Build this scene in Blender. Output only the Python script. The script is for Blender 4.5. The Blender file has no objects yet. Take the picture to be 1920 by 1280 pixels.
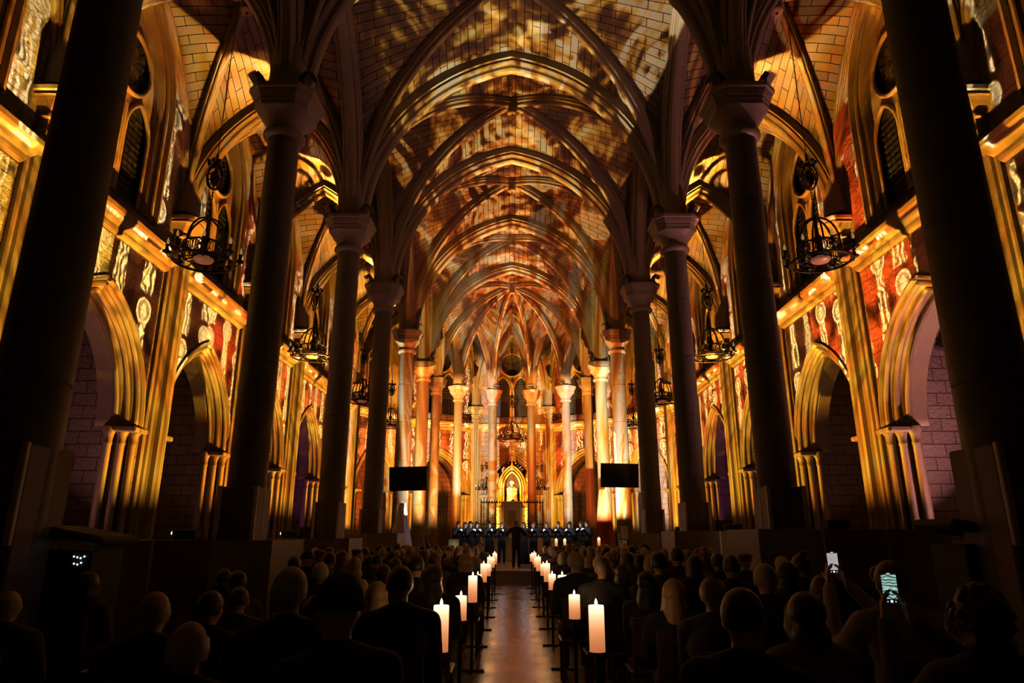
import bpy, bmesh, math, random
from mathutils import Vector, Matrix
rnd = random.Random(7)
SC = bpy.context.scene
COL = SC.collection
PI = math.pi
R = math.radians

# ------------------------------------------------------------------ camera, world, exposure
CAM_Z = 1.55
PITCH = 16.08
F_PX = 1256.0
cam = bpy.data.objects.new('camera', bpy.data.cameras.new('camera'))
COL.objects.link(cam)
SC.camera = cam
cam.location = (0.0, 0.0, CAM_Z)
cam.rotation_euler = (R(90 + PITCH), 0, 0)
cam.data.sensor_width = 36.0
cam.data.lens = 36.0 * F_PX / 1920.0
cam.data.clip_start = 0.05
cam.data.clip_end = 200
world = bpy.data.worlds.new('night')
SC.world = world
world.use_nodes = True
world.node_tree.nodes['Background'].inputs[0].default_value = (0.01, 0.012, 0.03, 1)
world.node_tree.nodes['Background'].inputs[1].default_value = 0.3
SC.view_settings.view_transform = 'Standard'
SC.view_settings.look = 'None'
SC.view_settings.exposure = 0.0
SC.view_settings.gamma = 1.0
SC.view_settings.use_curve_mapping = False
SC.cycles.max_bounces = 5
SC.cycles.diffuse_bounces = 2
SC.cycles.glossy_bounces = 2
SC.cycles.sample_clamp_indirect = 3.0
SC.cycles.use_denoising = True

COL_Y = [0.8, 6.85, 12.9, 19.0, 24.7, 30.8, 36.9]      # nave columns, front to back
NAVE = 5.0            # column centre line
WALL = 10.3           # aisle wall plane
APC = (0.0, 40.6)     # apse centre
APR = 4.9             # apse column ring
APO = 10.5            # ambulatory wall ring
AANG = [12.0, 43.2, 74.4, 105.6, 136.8, 168.0]
CAPB, CAPT = 9.9, 10.85
GROUND, STEP1, STEP2 = 0.0, 0.2, 0.4

def at(px, py, D):
    """world point on the ray of photo pixel (px,py) at distance D down the nave"""
    p = R(PITCH)
    u = (640 - py) / F_PX
    l = (px - 960) / F_PX
    fw = math.cos(p) - math.sin(p) * u
    z = math.sin(p) + math.cos(p) * u
    return Vector((l / fw * D, D, CAM_Z + z / fw * D))

# ------------------------------------------------------------------ object helpers
class MB:
    def __init__(s):
        s.v = []; s.f = []; s.uv = []; s.sm = []
    def add(s, vs, fs, smooth=False, uvs=None):
        b = len(s.v)
        s.v.extend([tuple(v) for v in vs])
        for i, f in enumerate(fs):
            s.f.append([b + j for j in f]); s.sm.append(smooth)
            s.uv.append(uvs[i] if uvs else None)
        return s
    def box(s, c, d, rz=0.0, bev=0.0):
        hx, hy, hz = d[0] / 2, d[1] / 2, d[2] / 2
        ca, sa = math.cos(rz), math.sin(rz)
        if bev <= 0:
            vs = [(x, y, z) for z in (-hz, hz) for x, y in ((-hx, -hy), (hx, -hy), (hx, hy), (-hx, hy))]
            fs = [(3, 2, 1, 0), (4, 5, 6, 7), (0, 1, 5, 4), (1, 2, 6, 5), (2, 3, 7, 6), (3, 0, 4, 7)]
        else:
            b = bev
            def ring(q, z): return [(-hx+q, -hy, z), (hx-q, -hy, z), (hx, -hy+q, z), (hx, hy-q, z), (hx-q, hy, z), (-hx+q, hy, z), (-hx, hy-q, z), (-hx, -hy+q, z)]
            def inner(z): return [(-hx+b, -hy+b, z), (hx-b, -hy+b, z), (hx-b, -hy+b, z), (hx-b, hy-b, z), (hx-b, hy-b, z), (-hx+b, hy-b, z), (-hx+b, hy-b, z), (-hx+b, -hy+b, z)]
            vs = inner(-hz) + ring(b, -hz + b) + ring(b, hz - b) + inner(hz)
            fs = [tuple(reversed(range(8))), tuple(range(24, 32))]
            for k in range(3):
                for i in range(8):
                    j = (i + 1) % 8
                    fs.append((k*8+i, k*8+j, k*8+8+j, k*8+8+i))
        vs = [(c[0] + x * ca - y * sa, c[1] + x * sa + y * ca, c[2] + z) for x, y, z in vs]
        return s.add(vs, fs)
    def lathe(s, prof, c=(0, 0, 0), n=24, smooth=True, cap=True, M=None):
        vs = []
        for r, z in prof:
            for i in range(n):
                a = 2 * PI * i / n
                vs.append(Vector((r * math.cos(a), r * math.sin(a), z)))
        if M is not None: vs = [M @ v for v in vs]
        vs = [(v[0] + c[0], v[1] + c[1], v[2] + c[2]) for v in vs]
        fs = []
        for k in range(len(prof) - 1):
            for i in range(n):
                j = (i + 1) % n
                fs.append((k*n+i, k*n+j, k*n+n+j, k*n+n+i))
        s.add(vs, fs, smooth)
        if cap:
            m = (len(prof) - 1) * n
            s.add(vs[:n], [tuple(reversed(range(n)))])
            s.add(vs[m:m+n], [tuple(range(n))])
        return s
    def tube(s, pts, r, n=8, smooth=True, closed=False):
        pts = [Vector(p) for p in pts]
        m = len(pts)
        rs = r if isinstance(r, (list, tuple)) else [r] * m
        vs = []
        ref = None
        for i, p in enumerate(pts):
            a = pts[i-1] if (i > 0 or closed) else p
            b = pts[(i+1) % m] if (i < m-1 or closed) else p
            t = (b - a)
            t = t.normalized() if t.length > 1e-9 else Vector((0, 0, 1))
            if ref is None:
                ref = Vector((0, 0, 1)) if abs(t.z) < .9 else Vector((1, 0, 0))
            x = ref - t * ref.dot(t)
            x = x.normalized() if x.length > 1e-6 else t.orthogonal().normalized()
            ref = x
            y = t.cross(x)
            for k in range(n):
                a2 = 2 * PI * k / n
                vs.append(p + (x * math.cos(a2) + y * math.sin(a2)) * rs[i])
        fs = []
        for i in range(m if closed else m - 1):
            for k in range(n):
                l = (k + 1) % n
                i2 = (i + 1) % m
                fs.append((i*n+k, i*n+l, i2*n+l, i2*n+k))
        s.add(vs, fs, smooth)
        if not closed:
            s.add(vs[:n], [tuple(reversed(range(n)))])
            s.add(vs[-n:], [tuple(range(n))])
        return s
    def capsule(s, a, ra, b, rb, n=12):
        a = Vector(a); b = Vector(b); t = (b - a)
        L = t.length
        t = t.normalized() if L > 1e-9 else Vector((0, 0, 1))
        pts = []; rs = []
        for k in range(4, -1, -1):
            q = k / 4 * PI / 2 * .985
            pts.append(a - t * ra * math.sin(q)); rs.append(ra * math.cos(q))
        for k in range(5):
            q = k / 4 * PI / 2 * .985
            pts.append(b + t * rb * math.sin(q)); rs.append(rb * math.cos(q))
        return s.tube(pts, rs, n)
    def ell(s, c, r, n=16, m=10, rx=0.0):
        vs = []
        M = Matrix.Rotation(rx, 3, 'X')
        for i in range(m + 1):
            p = -PI/2 + PI * (i if 0 < i < m else (i + (.08 if i == 0 else -.08))) / m
            for k in range(n):
                a = 2 * PI * k / n
                v = M @ Vector((r[0]*math.cos(p)*math.cos(a), r[1]*math.cos(p)*math.sin(a), r[2]*math.sin(p)))
                vs.append((c[0]+v.x, c[1]+v.y, c[2]+v.z))
        fs = [(i*n+k, i*n+(k+1) % n, i*n+n+(k+1) % n, i*n+n+k) for i in range(m) for k in range(n)]
        fs += [tuple(reversed(range(n))), tuple(range(m*n, m*n+n))]
        return s.add(vs, fs, True)
    def build(s, name, mat, parent=None, **kw):
        me = bpy.data.meshes.new(name)
        me.from_pydata(s.v, [], s.f)
        me.polygons.foreach_set('use_smooth', s.sm)
        if any(u is not None for u in s.uv):
            ul = me.uv_layers.new(name='UVMap')
            k = 0
            for fi, f in enumerate(s.f):
                u = s.uv[fi]
                for j in range(len(f)):
                    if u: ul.data[k].uv = u[j]
                    k += 1
        me.materials.append(mat)
        o = bpy.data.objects.new(name, me)
        COL.objects.link(o)
        if parent is not None: o.parent = parent
        for k2, v2 in kw.items(): o[k2] = v2
        return o

def tag(o, label=None, cat=None, group=None, kind=None):
    if label: o['label'] = label
    if cat: o['category'] = cat
    if group: o['group'] = group
    if kind: o['kind'] = kind
    return o
def empty(name, loc=(0, 0, 0), rz=0.0, label=None, cat=None, group=None):
    o = bpy.data.objects.new(name, None)
    COL.objects.link(o)
    o.location = loc; o.rotation_euler = (0, 0, rz); o.empty_display_size = .1
    return tag(o, label, cat, group)
def copy_tree(o, loc=None, rz=None, label=None, parent=None, group=None):
    c = o.copy()
    COL.objects.link(c)
    c.parent = parent
    if loc is not None: c.location = loc
    if rz is not None: c.rotation_euler = (0, 0, rz)
    if label: c['label'] = label
    if group: c['group'] = group
    for ch in o.children: copy_tree(ch, parent=c)
    return c
_n = {}
def num(base):
    _n[base] = _n.get(base, 0) + 1
    return '%s_%d' % (base, _n[base])
def structure(mb, name, mat): return mb.build(name, mat, None, kind='structure')

# ------------------------------------------------------------------ materials
def newmat(name):
    m = bpy.data.materials.new(name); m.use_nodes = True
    nt = m.node_tree
    return m, nt, nt.nodes['Principled BSDF']
def N(nt, typ, **kw):
    n = nt.nodes.new(typ)
    for k, v in kw.items():
        if k == 'ins':
            for a, b in v.items(): n.inputs[a].default_value = b
        else: setattr(n, k, v)
    return n
def math_n(nt, op, a, b=None, c=None):
    n = nt.nodes.new('ShaderNodeMath'); n.operation = op
    for i, q in enumerate((a, b, c)):
        if q is None: continue
        if isinstance(q, (int, float)): n.inputs[i].default_value = q
        else: nt.links.new(q, n.inputs[i])
    return n.outputs[0]
def plain(name, col, rough=.6, metal=0.0, bump=0.0, scale=40, var=.15, emit=None, estr=0.0, coat=0.0):
    m, nt, b = newmat(name)
    b.inputs['Roughness'].default_value = rough
    b.inputs['Metallic'].default_value = metal
    if name in ('dressed_stone', 'granite_shaft', 'capital_stone'): b.inputs['Specular IOR Level'].default_value = .22
    if coat: b.inputs['Coat Weight'].default_value = coat
    tc = N(nt, 'ShaderNodeTexCoord')
    no = N(nt, 'ShaderNodeTexNoise', ins={'Scale': scale, 'Detail': 4.0})
    nt.links.new(tc.outputs['Object'], no.inputs['Vector'])
    mx = N(nt, 'ShaderNodeMix', data_type='RGBA')
    mx.inputs[6].default_value = (col[0]*(1-var), col[1]*(1-var), col[2]*(1-var), 1)
    mx.inputs[7].default_value = (min(1, col[0]*(1+var)), min(1, col[1]*(1+var)), min(1, col[2]*(1+var)), 1)
    nt.links.new(no.outputs['Fac'], mx.inputs[0])
    nt.links.new(mx.outputs[2], b.inputs['Base Color'])
    if bump:
        bp = N(nt, 'ShaderNodeBump', ins={'Strength': bump, 'Distance': .01})
        nt.links.new(no.outputs['Fac'], bp.inputs['Height'])
        nt.links.new(bp.outputs[0], b.inputs['Normal'])
    if emit:
        b.inputs['Emission Color'].default_value = (*emit, 1)
        b.inputs['Emission Strength'].default_value = estr
    return m
def brickmat(name, c1, c2, mortar, bw, bh, coord='UV', rough=.75, bump=.5, rock=.3, msize=.012, rot=None):
    m, nt, b = newmat(name)
    b.inputs['Roughness'].default_value = rough; b.inputs['Specular IOR Level'].default_value = 0.0
    tc = N(nt, 'ShaderNodeTexCoord')
    vec = tc.outputs[coord]
    if rot:
        mp = N(nt, 'ShaderNodeMapping'); mp.inputs['Rotation'].default_value = rot
        nt.links.new(vec, mp.inputs[0]); vec = mp.outputs[0]
    br = N(nt, 'ShaderNodeTexBrick', ins={'Scale': 1.0, 'Brick Width': bw, 'Row Height': bh, 'Mortar Size': msize, 'Mortar Smooth': .1, 'Bias': 0.0})
    br.inputs['Color1'].default_value = (*c1, 1); br.inputs['Color2'].default_value = (*c2, 1); br.inputs['Mortar'].default_value = (*mortar, 1)
    nt.links.new(vec, br.inputs['Vector'])
    no = N(nt, 'ShaderNodeTexNoise', ins={'Scale': 9.0, 'Detail': 6.0})
    nt.links.new(vec, no.inputs['Vector'])
    mx = N(nt, 'ShaderNodeMix', data_type='RGBA', blend_type='MULTIPLY')
    mx.inputs[0].default_value = .35
    nt.links.new(br.outputs['Color'], mx.inputs[6]); nt.links.new(no.outputs['Color'], mx.inputs[7])
    nt.links.new(mx.outputs[2], b.inputs['Base Color'])
    h = math_n(nt, 'SUBTRACT', math_n(nt, 'MULTIPLY', no.outputs['Fac'], rock), math_n(nt, 'MULTIPLY', br.outputs['Fac'], .6))
    bp = N(nt, 'ShaderNodeBump', ins={'Strength': bump, 'Distance': .05})
    nt.links.new(h, bp.inputs['Height'])
    nt.links.new(bp.outputs[0], b.inputs['Normal'])
    return m

M = {}
M['vault'] = brickmat('vault_stone', (.16, .135, .105), (.118, .10, .08), (.008, .006, .005), .95, .27, rough=.6, bump=.35, rock=.25, msize=.013)
M['ashlar'] = brickmat('rock_faced_ashlar', (.18, .155, .125), (.155, .13, .108), (.09, .075, .06), .8, .36, rough=.8, bump=1.0, rock=1.2)
M['chapel'] = brickmat('chapel_ashlar', (.34, .29, .28), (.27, .23, .22), (.06, .045, .045), .75, .36, rough=.85, bump=.9, rock=.9)
M['stone'] = plain('dressed_stone', (.16, .135, .10), .55, bump=.15, scale=6, var=.15)
M['granite'] = plain('granite_shaft', (.10, .094, .088), .5, bump=.12, scale=60, var=.35)
M['capital'] = plain('capital_stone', (.18, .155, .13), .42, bump=.1, scale=8, var=.12)
M['iron'] = plain('wrought_iron', (.012, .011, .010), .45, metal=.6)
M['black'] = plain('black_plastic', (.008, .008, .009), .75)
M['panel_grey'] = plain('painted_panel', (.23, .21, .19), .6, bump=.05, var=.08)
M['panel_brown'] = plain('painted_panel_dark', (.12, .08, .075), .6, bump=.05, var=.1)
M['trimlight'] = plain('pale_edge_trim', (.55, .5, .42), .5)
M['wood'] = plain('dark_wood', (.06, .03, .018), .4, bump=.1, scale=12, var=.4)
M['glassdark'] = plain('leaded_glass', (.02, .025, .035), .2, bump=.3, scale=14)
M['gold'] = plain('gilt', (.55, .32, .09), .3, metal=.7, bump=.1)
M['white_stone'] = plain('pale_marble', (.62, .57, .50), .35)
M['skin'] = plain('skin', (.45, .26, .17), .5)
M['wax'] = None
# ================================================================== BUILDING SHELL
def arc_pts(a, r, off, n):
    """half of a pointed arch: list of (s from the springing, z) offset outward by off; n segments"""
    out = []
    if r >= a:
        Rr = (a * a + r * r) / (2 * a)
        th = math.acos(max(-1, min(1, (Rr - a) / (Rr + off))))
        for i in range(n + 1):
            t = th * i / n
            out.append((Rr - (Rr + off) * math.cos(t), (Rr + off) * math.sin(t)))
    else:
        for i in range(n + 1):
            t = PI / 2 * i / n
            out.append((a - (a + off) * math.cos(t), (r + off) * math.sin(t)))
    return out

def rib(p0, p1, rise, w, d, inset=.3, zs=CAPT, half=False, n=16, chamfer=True, prof=None):
    """an arch rib swept between two plan points; moulded soffit"""
    p0 = Vector((*p0[:2], 0)); p1 = Vector((*p1[:2], 0))
    t = (p1 - p0); L = t.length; t.normalize()
    side = Vector((-t.y, t.x, 0))
    a = (L if half else L / 2)
    if prof is None:
        prof = [(-w, -.12), (-w, .30*d), (-.86*w, .36*d), (-.86*w, .52*d), (-.72*w, .62*d), (-.60*w, .60*d), (-.50*w, .68*d),
                (-.46*w, .86*d), (-.30*w, .97*d), (0, 1.0*d)]
        prof = prof + [(-x, y) for x, y in reversed(prof[:-1])]
    rows = []
    for (o, dep) in prof:
        pts = arc_pts(a, rise, -dep, n)
        row = [p0 + t * s + side * o + Vector((0, 0, zs + z)) for s, z in pts]
        if not half:
            row += [p1 - t * s + side * o + Vector((0, 0, zs + z)) for s, z in reversed(pts[:-1])]
        rows.append(row)
    mb = MB()
    m = len(rows[0])
    for j in range(len(rows) - 1):
        vs = rows[j] + rows[j + 1]
        mb.add(vs, [(i, i + 1, m + i + 1, m + i) for i in range(m - 1)], True)
    return mb

def lerp(a, b, t): return a + (b - a) * t
def web(mb, c, mid, boss, r_side, r_boss, zs=CAPT, n=14, m=6, flip=False):
    """one half cell of a vault, between half a side arch and the diagonal rib"""
    c = Vector((*c[:2], 0)); mid = Vector((*mid[:2], 0)); boss = Vector((*boss[:2], 0))
    aA = (mid - c).length; aG = (boss - c).length
    A = [c + (mid - c) / aA * s + Vector((0, 0, zs + z)) for s, z in arc_pts(aA, r_side, 0, n)]
    G = [c + (boss - c) / aG * s + Vector((0, 0, zs + z)) for s, z in arc_pts(aG, r_boss, 0, n)]
    vs = []; uv = []
    arc = 0.0
    for i in range(n + 1):
        if i: arc += (A[i] - A[i-1]).length
        wdt = (G[i] - A[i]).length
        for j in range(m + 1):
            q = j / m
            p = lerp(A[i], G[i], q)
            bulge = math.sin(q * PI) * .12 * min(1, wdt / 2)
            p = p + Vector((0, 0, bulge * .6))
            vs.append(p)
            uv.append((q * wdt * (-1 if flip else 1) + 20, arc))
    fs = []; us = []
    for i in range(n):
        for j in range(m):
            f = (i*(m+1)+j, i*(m+1)+j+1, (i+1)*(m+1)+j+1, (i+1)*(m+1)+j)
            if flip: f = tuple(reversed(f))
            fs.append(f); us.append([uv[k] for k in f])
    mb.add(vs, fs, True, us)

VAULTS = []
def vault(corners, rises, boss, r_boss, diag_w=.17, diag_d=.36, skip_ribs=(), name='ceiling'):
    """ribbed vault over a polygon of springing points; corners[i]->corners[i+1] carries rises[i]"""
    mb = MB()
    k = len(corners)
    for i in range(k):
        a, b = corners[i], corners[(i + 1) % k]
        mid = ((a[0] + b[0]) / 2, (a[1] + b[1]) / 2)
        web(mb, a, mid, boss, rises[i], r_boss)
        web(mb, b, mid, boss, rises[i], r_boss, flip=True)
    structure(mb, name, M['vault'])
    for i in range(k):
        if i in skip_ribs: continue
        rb = rib(corners[i], boss, r_boss + .02, diag_w, diag_d, half=True, n=18)
        structure(rb, num('trim'), M['stone'])

def ring(angle, r): return (APC[0] + r * math.cos(R(angle)), APC[1] + r * math.sin(R(angle)))
RISE_N, RISE_L, RISE_A, RISE_W = 6.05, 5.7, 4.5, 5.9
BOSS_N, BOSS_A = 6.5, 5.8
APSE_COLS = [ring(a, APR) for a in AANG]
APSE_RESP = [ring(a, APO) for a in AANG]

nave_cols = [(sx * NAVE, y) for y in COL_Y for sx in (-1, 1)]
# nave vault
for i in range(len(COL_Y) - 1):
    y0, y1 = COL_Y[i], COL_Y[i + 1]
    vault([(-NAVE, y0), (NAVE, y0), (NAVE, y1), (-NAVE, y1)], [RISE_N, RISE_L, RISE_N, RISE_L], (0, (y0 + y1) / 2), BOSS_N)
for y in COL_Y:
    structure(rib((-NAVE, y), (NAVE, y), RISE_N, .33, .52, n=22), num('trim'), M['stone'])
for sx in (-1, 1):
    for i in range(len(COL_Y) - 1):
        y0, y1 = COL_Y[i], COL_Y[i + 1]
        ym = (y0 + y1) / 2
        structure(rib((sx*NAVE, y0), (sx*NAVE, y1), RISE_L, .30, .42), num('trim'), M['stone'])
        structure(rib((sx*WALL, y0), (sx*WALL, y1), RISE_W, .22, .30), num('trim'), M['stone'])
        c = [(sx*NAVE, y0), (sx*WALL, y0), (sx*WALL, y1), (sx*NAVE, y1)]
        vault(c, [RISE_A, RISE_W, RISE_A, RISE_L], (sx*(NAVE + WALL)/2, ym), BOSS_A, .15, .3)
    for y in COL_Y:
        structure(rib((sx*NAVE, y), (sx*WALL, y), RISE_A, .26, .40), num('trim'), M['stone'])
# apse and ambulatory
LAST = COL_Y[-1]
ac = [(NAVE, LAST)] + APSE_COLS + [(-NAVE, LAST)]
ar = [(WALL, LAST)] + APSE_RESP + [(-WALL, LAST)]
gap_r = [5.2, 5.0, 5.0, 5.0, 5.0, 5.0, 5.2]
vault(ac, gap_r + [RISE_N], APC, 6.25, .15, .34)
for i in range(7):
    structure(rib(ac[i], ac[i+1], gap_r[i], .24, .36, inset=.2), num('trim'), M['stone'])
    structure(rib(ar[i], ar[i+1], RISE_W, .22, .30), num('trim'), M['stone'])
    cx = sum(p[0] for p in (ac[i], ar[i], ar[i+1], ac[i+1])) / 4
    cy = sum(p[1] for p in (ac[i], ar[i], ar[i+1], ac[i+1])) / 4
    vault([ac[i], ar[i], ar[i+1], ac[i+1]], [RISE_A, RISE_W, RISE_A, gap_r[i]], (cx, cy), BOSS_A, .13, .28)
    if i: structure(rib(ac[i], ar[i], RISE_A, .2, .34), num('trim'), M['stone'])

# keystones
key = MB().lathe([(.05, -.62), (.16, -.60), (.19, -.55), (.17, -.5), (.17, -.1), (.24, -.02), (.24, .3)], n=20)
ks = key.build('keystone', M['stone'])
kb = MB().lathe([(.035, -.66), (.035, -.60)], n=10).build('lamp_socket', M['black'], ks)
kd = [(0, (COL_Y[i] + COL_Y[i+1]) / 2, CAPT + BOSS_N - .02, 'nave') for i in range(len(COL_Y)-1)] + [(0, APC[1], CAPT + 6.2, 'apse')]
first = True
knm = ['overhead', 'first from the front', 'second from the front', 'third from the front', 'fourth from the front', 'last before the apse']
for i, (x, y, z, w) in enumerate(kd):
    if w == 'apse': lb = 'stone hanging boss where all the apse ribs meet'
    else: lb = 'round stone hanging boss on the crown of the nave vault, %s' % knm[i]
    if first:
        ks.location = (x, y, z); tag(ks, lb, 'vault boss', 'hanging bosses of the nave vault'); first = False
    else:
        copy_tree(ks, (x, y, z), 0, lb)
for sx in (-1, 1):
    for i in range(len(COL_Y)-1):
        y = (COL_Y[i] + COL_Y[i+1]) / 2
        c = copy_tree(ks, (sx*(NAVE+WALL)/2, y, CAPT + BOSS_A - .02), 0, 'stone boss on the %s aisle vault above the %s chapel arch' % ('left' if sx < 0 else 'right', ['nearest', 'first', 'second', 'third', 'fourth', 'fifth'][i]), group='bosses of the aisle vaults')

# ------------------------------------------------------------------ wall panels with chapel arch, ledge and window
A_OP, R_OP, Z_SP = 1.95, 2.9, 4.35
MO = .55
W_OP, W_R, W_SILL, W_SP = 1.36, 2.9, 10.15, 13.3
WMO = .28
LEDGE = 9.3
def arch_height(s, a, r, off):
    Rr = (a*a + r*r) / (2*a); c = Rr - a
    q = (Rr + off)**2 - (abs(s) + c)**2
    return math.sqrt(max(q, 0))
def panel(origin, sd, nd, hw, nm, uoff=0.0, scale=1.0, deep=3.3, chap_mat='chapel', window=True):
    O = Vector((*origin, 0)); S = Vector((*sd, 0)); Nn = Vector((*nd, 0))
    P = lambda s, z, n: O + S * s + Nn * n + Vector((0, 0, z))
    mb = MB()
    def quad(s0, s1, za0, za1, zb0, zb1, n=0):
        vs = [P(s0, za0, n), P(s1, za1, n), P(s1, zb1, n), P(s0, zb0, n)]
        uv = [(s0 + uoff, za0), (s1 + uoff, za1), (s1 + uoff, zb1), (s0 + uoff, zb0)]
        mb.add(vs, [(0, 1, 2, 3)], False, [uv])
    a, r = A_OP * scale, R_OP * scale
    so = a + MO
    quad(-hw, -so, 0, 0, LEDGE, LEDGE); quad(so, hw, 0, 0, LEDGE, LEDGE)
    ss = [-so + 2*so*i/32 for i in range(33)]
    for s0, s1 in zip(ss, ss[1:]):
        quad(s0, s1, Z_SP + arch_height(s0, a, r, MO), Z_SP + arch_height(s1, a, r, MO), LEDGE, LEDGE)
    # upper wall
    wo = W_OP + WMO
    if window:
        quad(-hw, hw, LEDGE, LEDGE, W_SILL, W_SILL)
        quad(-hw, -wo, W_SILL, W_SILL, 17.4, 17.4); quad(wo, hw, W_SILL, W_SILL, 17.4, 17.4)
        ss = [-wo + 2*wo*i/24 for i in range(25)]
        for s0, s1 in zip(ss, ss[1:]):
            quad(s0, s1, W_SP + arch_height(s0, W_OP, W_R, WMO), W_SP + arch_height(s1, W_OP, W_R, WMO), 17.4, 17.4)
    else:
        quad(-hw, hw, LEDGE, LEDGE, 17.4, 17.4)
    structure(mb, nm, M['ashlar'])
    # chapel arch moulding
    def mould(a, r, z0, zs, prof, n=18):
        rows = []
        for (o, nn) in prof:
            pts = arc_pts(a, r, o, n)
            row = [P(-a - o, z0, nn)] + [P(-a + s, zs + z, nn) for s, z in pts] + [P(a - s, zs + z, nn) for s, z in reversed(pts[:-1])] + [P(a + o, z0, nn)]
            rows.append(row)
        m2 = MB(); m = len(rows[0])
        for j in range(len(rows) - 1):
            m2.add(rows[j] + rows[j+1], [(i, i+1, m+i+1, m+i) for i in range(m-1)], True)
        return m2
    def roll(o, n, r, k=6, a0=-40, a1=220):
        return [(o + r*math.cos(R(a0 + (a1-a0)*i/k)), n + r*math.sin(R(a0 + (a1-a0)*i/k))) for i in range(k+1)]
    prof = [(.62, -.02), (.62, .07), (.54, .09), (.50, .02)] + roll(.42, -.05, .07) + [(.33, -.16), (.31, -.26)] + roll(.24, -.22, .07) + [(.15, -.34), (.13, -.42)] + roll(.06, -.42, .06) + [(0, -.5), (0, -.9)]
    arch = mould(a, r, Z_SP, Z_SP, prof)
    for sgn in (-1, 1):
        # jamb shafts, capitals and bases under the arch
        for (o, n_, rr) in ((.42, -.05, .10), (.20, -.24, .10), (.02, -.48, .09)):
            c = P(sgn*(a + o), 0, n_)
            arch.lathe([(rr*1.5, 0), (rr*1.5, .35), (rr*1.2, .42), (rr, .5), (rr, 3.85), (rr*1.15, 3.87), (rr*1.15, 3.93), (rr, 3.95), (rr*1.3, 4.12), (rr*1.75, 4.2), (rr*1.75, 4.35)], c, 12)
        c0 = P(sgn*(a + .40), 2.17, -.46)
        arch.box(c0, (.5, .5, 4.35), math.atan2(sd[1], sd[0]))
        c0 = P(sgn*(a + .32), 4.28, -.24)
        arch.box(c0, (.78, .86, .14), math.atan2(sd[1], sd[0]), .03)
        c0 = P(sgn*(a + .32), .12, -.24)
        arch.box(c0, (.8, .9, .24), math.atan2(sd[1], sd[0]), .03)
    structure(arch, num('trim'), M['stone'])
    # ledge
    lp = [(9.02, 0), (9.06, .1), (9.12, .12), (9.2, .12), (9.26, .2), (9.34, .26), (9.40, .30), (9.46, .36), (9.58, .36), (9.64, .28), (9.72, .0)]
    lm = MB()
    for (z0, n0), (z1, n1) in zip(lp, lp[1:]):
        lm.add([P(-hw, z0, n0), P(hw, z0, n0), P(hw, z1, n1), P(-hw, z1, n1)], [(0, 1, 2, 3)])
    structure(lm, num('trim'), M['stone'])
    # window
    if window:
        wprof = [(.36, -.01), (.34, .09), (.26, .1), (.22, .0)] + roll(.15, -.06, .06) + [(.06, -.14), (.02, -.22), (0, -.3), (0, -.55)]
        fr = mould(W_OP, W_R, W_SILL, W_SP, wprof, 14)
        q = [P(-W_OP, W_SILL, -.55), P(W_OP, W_SILL, -.55), P(W_OP + .3, W_SILL - .12, .14), P(-W_OP - .3, W_SILL - .12, .14)]
        fr.add(q, [(0, 1, 2, 3)])
        wn = num('window')
        wob = structure(fr, wn, M['stone'])
        tr = MB()
        bars = lambda pts, rr: tr.tube([P(s, z, -.36) for s, z in pts], rr, 6)
        bars([(0, W_SILL), (0, 13.0)], .085)
        for q in (-1, 1):
            c = q * .70; aa = .58
            pts = arc_pts(aa, .95, 0, 8)
            l = [(c - aa, W_SILL)] + [(c - aa + s, 12.45 + z) for s, z in pts] + [(c + aa - s, 12.45 + z) for s, z in reversed(pts[:-1])] + [(c + aa, W_SILL)]
            bars(l, .07)
        RZ, RR = 14.35, .92
        bars([(RR*math.cos(2*PI*i/24), RZ + RR*math.sin(2*PI*i/24)) for i in range(25)], .075)
        # stone infill between lancets, rose and arch
        nst = 36
        for i in range(nst):
            s0 = -W_OP + 2*W_OP*i/nst; s1 = -W_OP + 2*W_OP*(i+1)/nst
            def tops(s):
                return W_SP + arch_height(s, W_OP, W_R, 0)
            def rose(s): return math.sqrt(max(RR*RR - s*s, 0)) if abs(s) < RR else None
            def lan(s):
                d = min(abs(s - .7), abs(s + .7))
                return 12.45 + arch_height(d, .58, .95, 0) if d < .58 else W_SILL
            sm = (s0 + s1) / 2
            la0, la1 = lan(s0 if abs(sm) else s0), lan(s1)
            if abs(sm) < RR:
                tr.add([P(s0, la0, -.42), P(s1, la1, -.42), P(s1, RZ - (rose(s1) or 0), -.42), P(s0, RZ - (rose(s0) or 0), -.42)], [(0, 1, 2, 3)])
                tr.add([P(s0, RZ + (rose(s0) or 0), -.42), P(s1, RZ + (rose(s1) or 0), -.42), P(s1, tops(s1), -.42), P(s0, tops(s0), -.42)], [(0, 1, 2, 3)])
            else:
                tr.add([P(s0, la0, -.42), P(s1, la1, -.42), P(s1, tops(s1), -.42), P(s0, tops(s0), -.42)], [(0, 1, 2, 3)])
        tr.build('tracery', M['stone'], wob)
        g = MB()
        pts = [(-W_OP, W_SILL)] + [(-W_OP + s, W_SP + z) for s, z in arc_pts(W_OP, W_R, 0, 12)] + [(W_OP - s, W_SP + z) for s, z in reversed(arc_pts(W_OP, W_R, 0, 12)[:-1])] + [(W_OP, W_SILL)]
        g.add([P(s, z, -.5) for s, z in pts] , [tuple(range(len(pts)))])
        g.build('glazing', M['glassdark'], wob)
        ld = MB()
        for q in (-1, 1):
            for k in range(14):
                z = W_SILL + .2 + k * .2
                ld.box(P(q*.7, z, -.47), (1.1, .03, .018) if abs(sd[0]) > .9 else (.03, 1.1, .018), 0 if abs(sd[0]) > .9 or abs(sd[1]) > .9 else math.atan2(sd[1], sd[0]) - PI/2)
            for s in (-.25, 0, .25):
                ld.tube([P(q*.7 + s, W_SILL, -.47), P(q*.7 + s, 13.0 - abs(s), -.47)], .01, 4)
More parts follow.
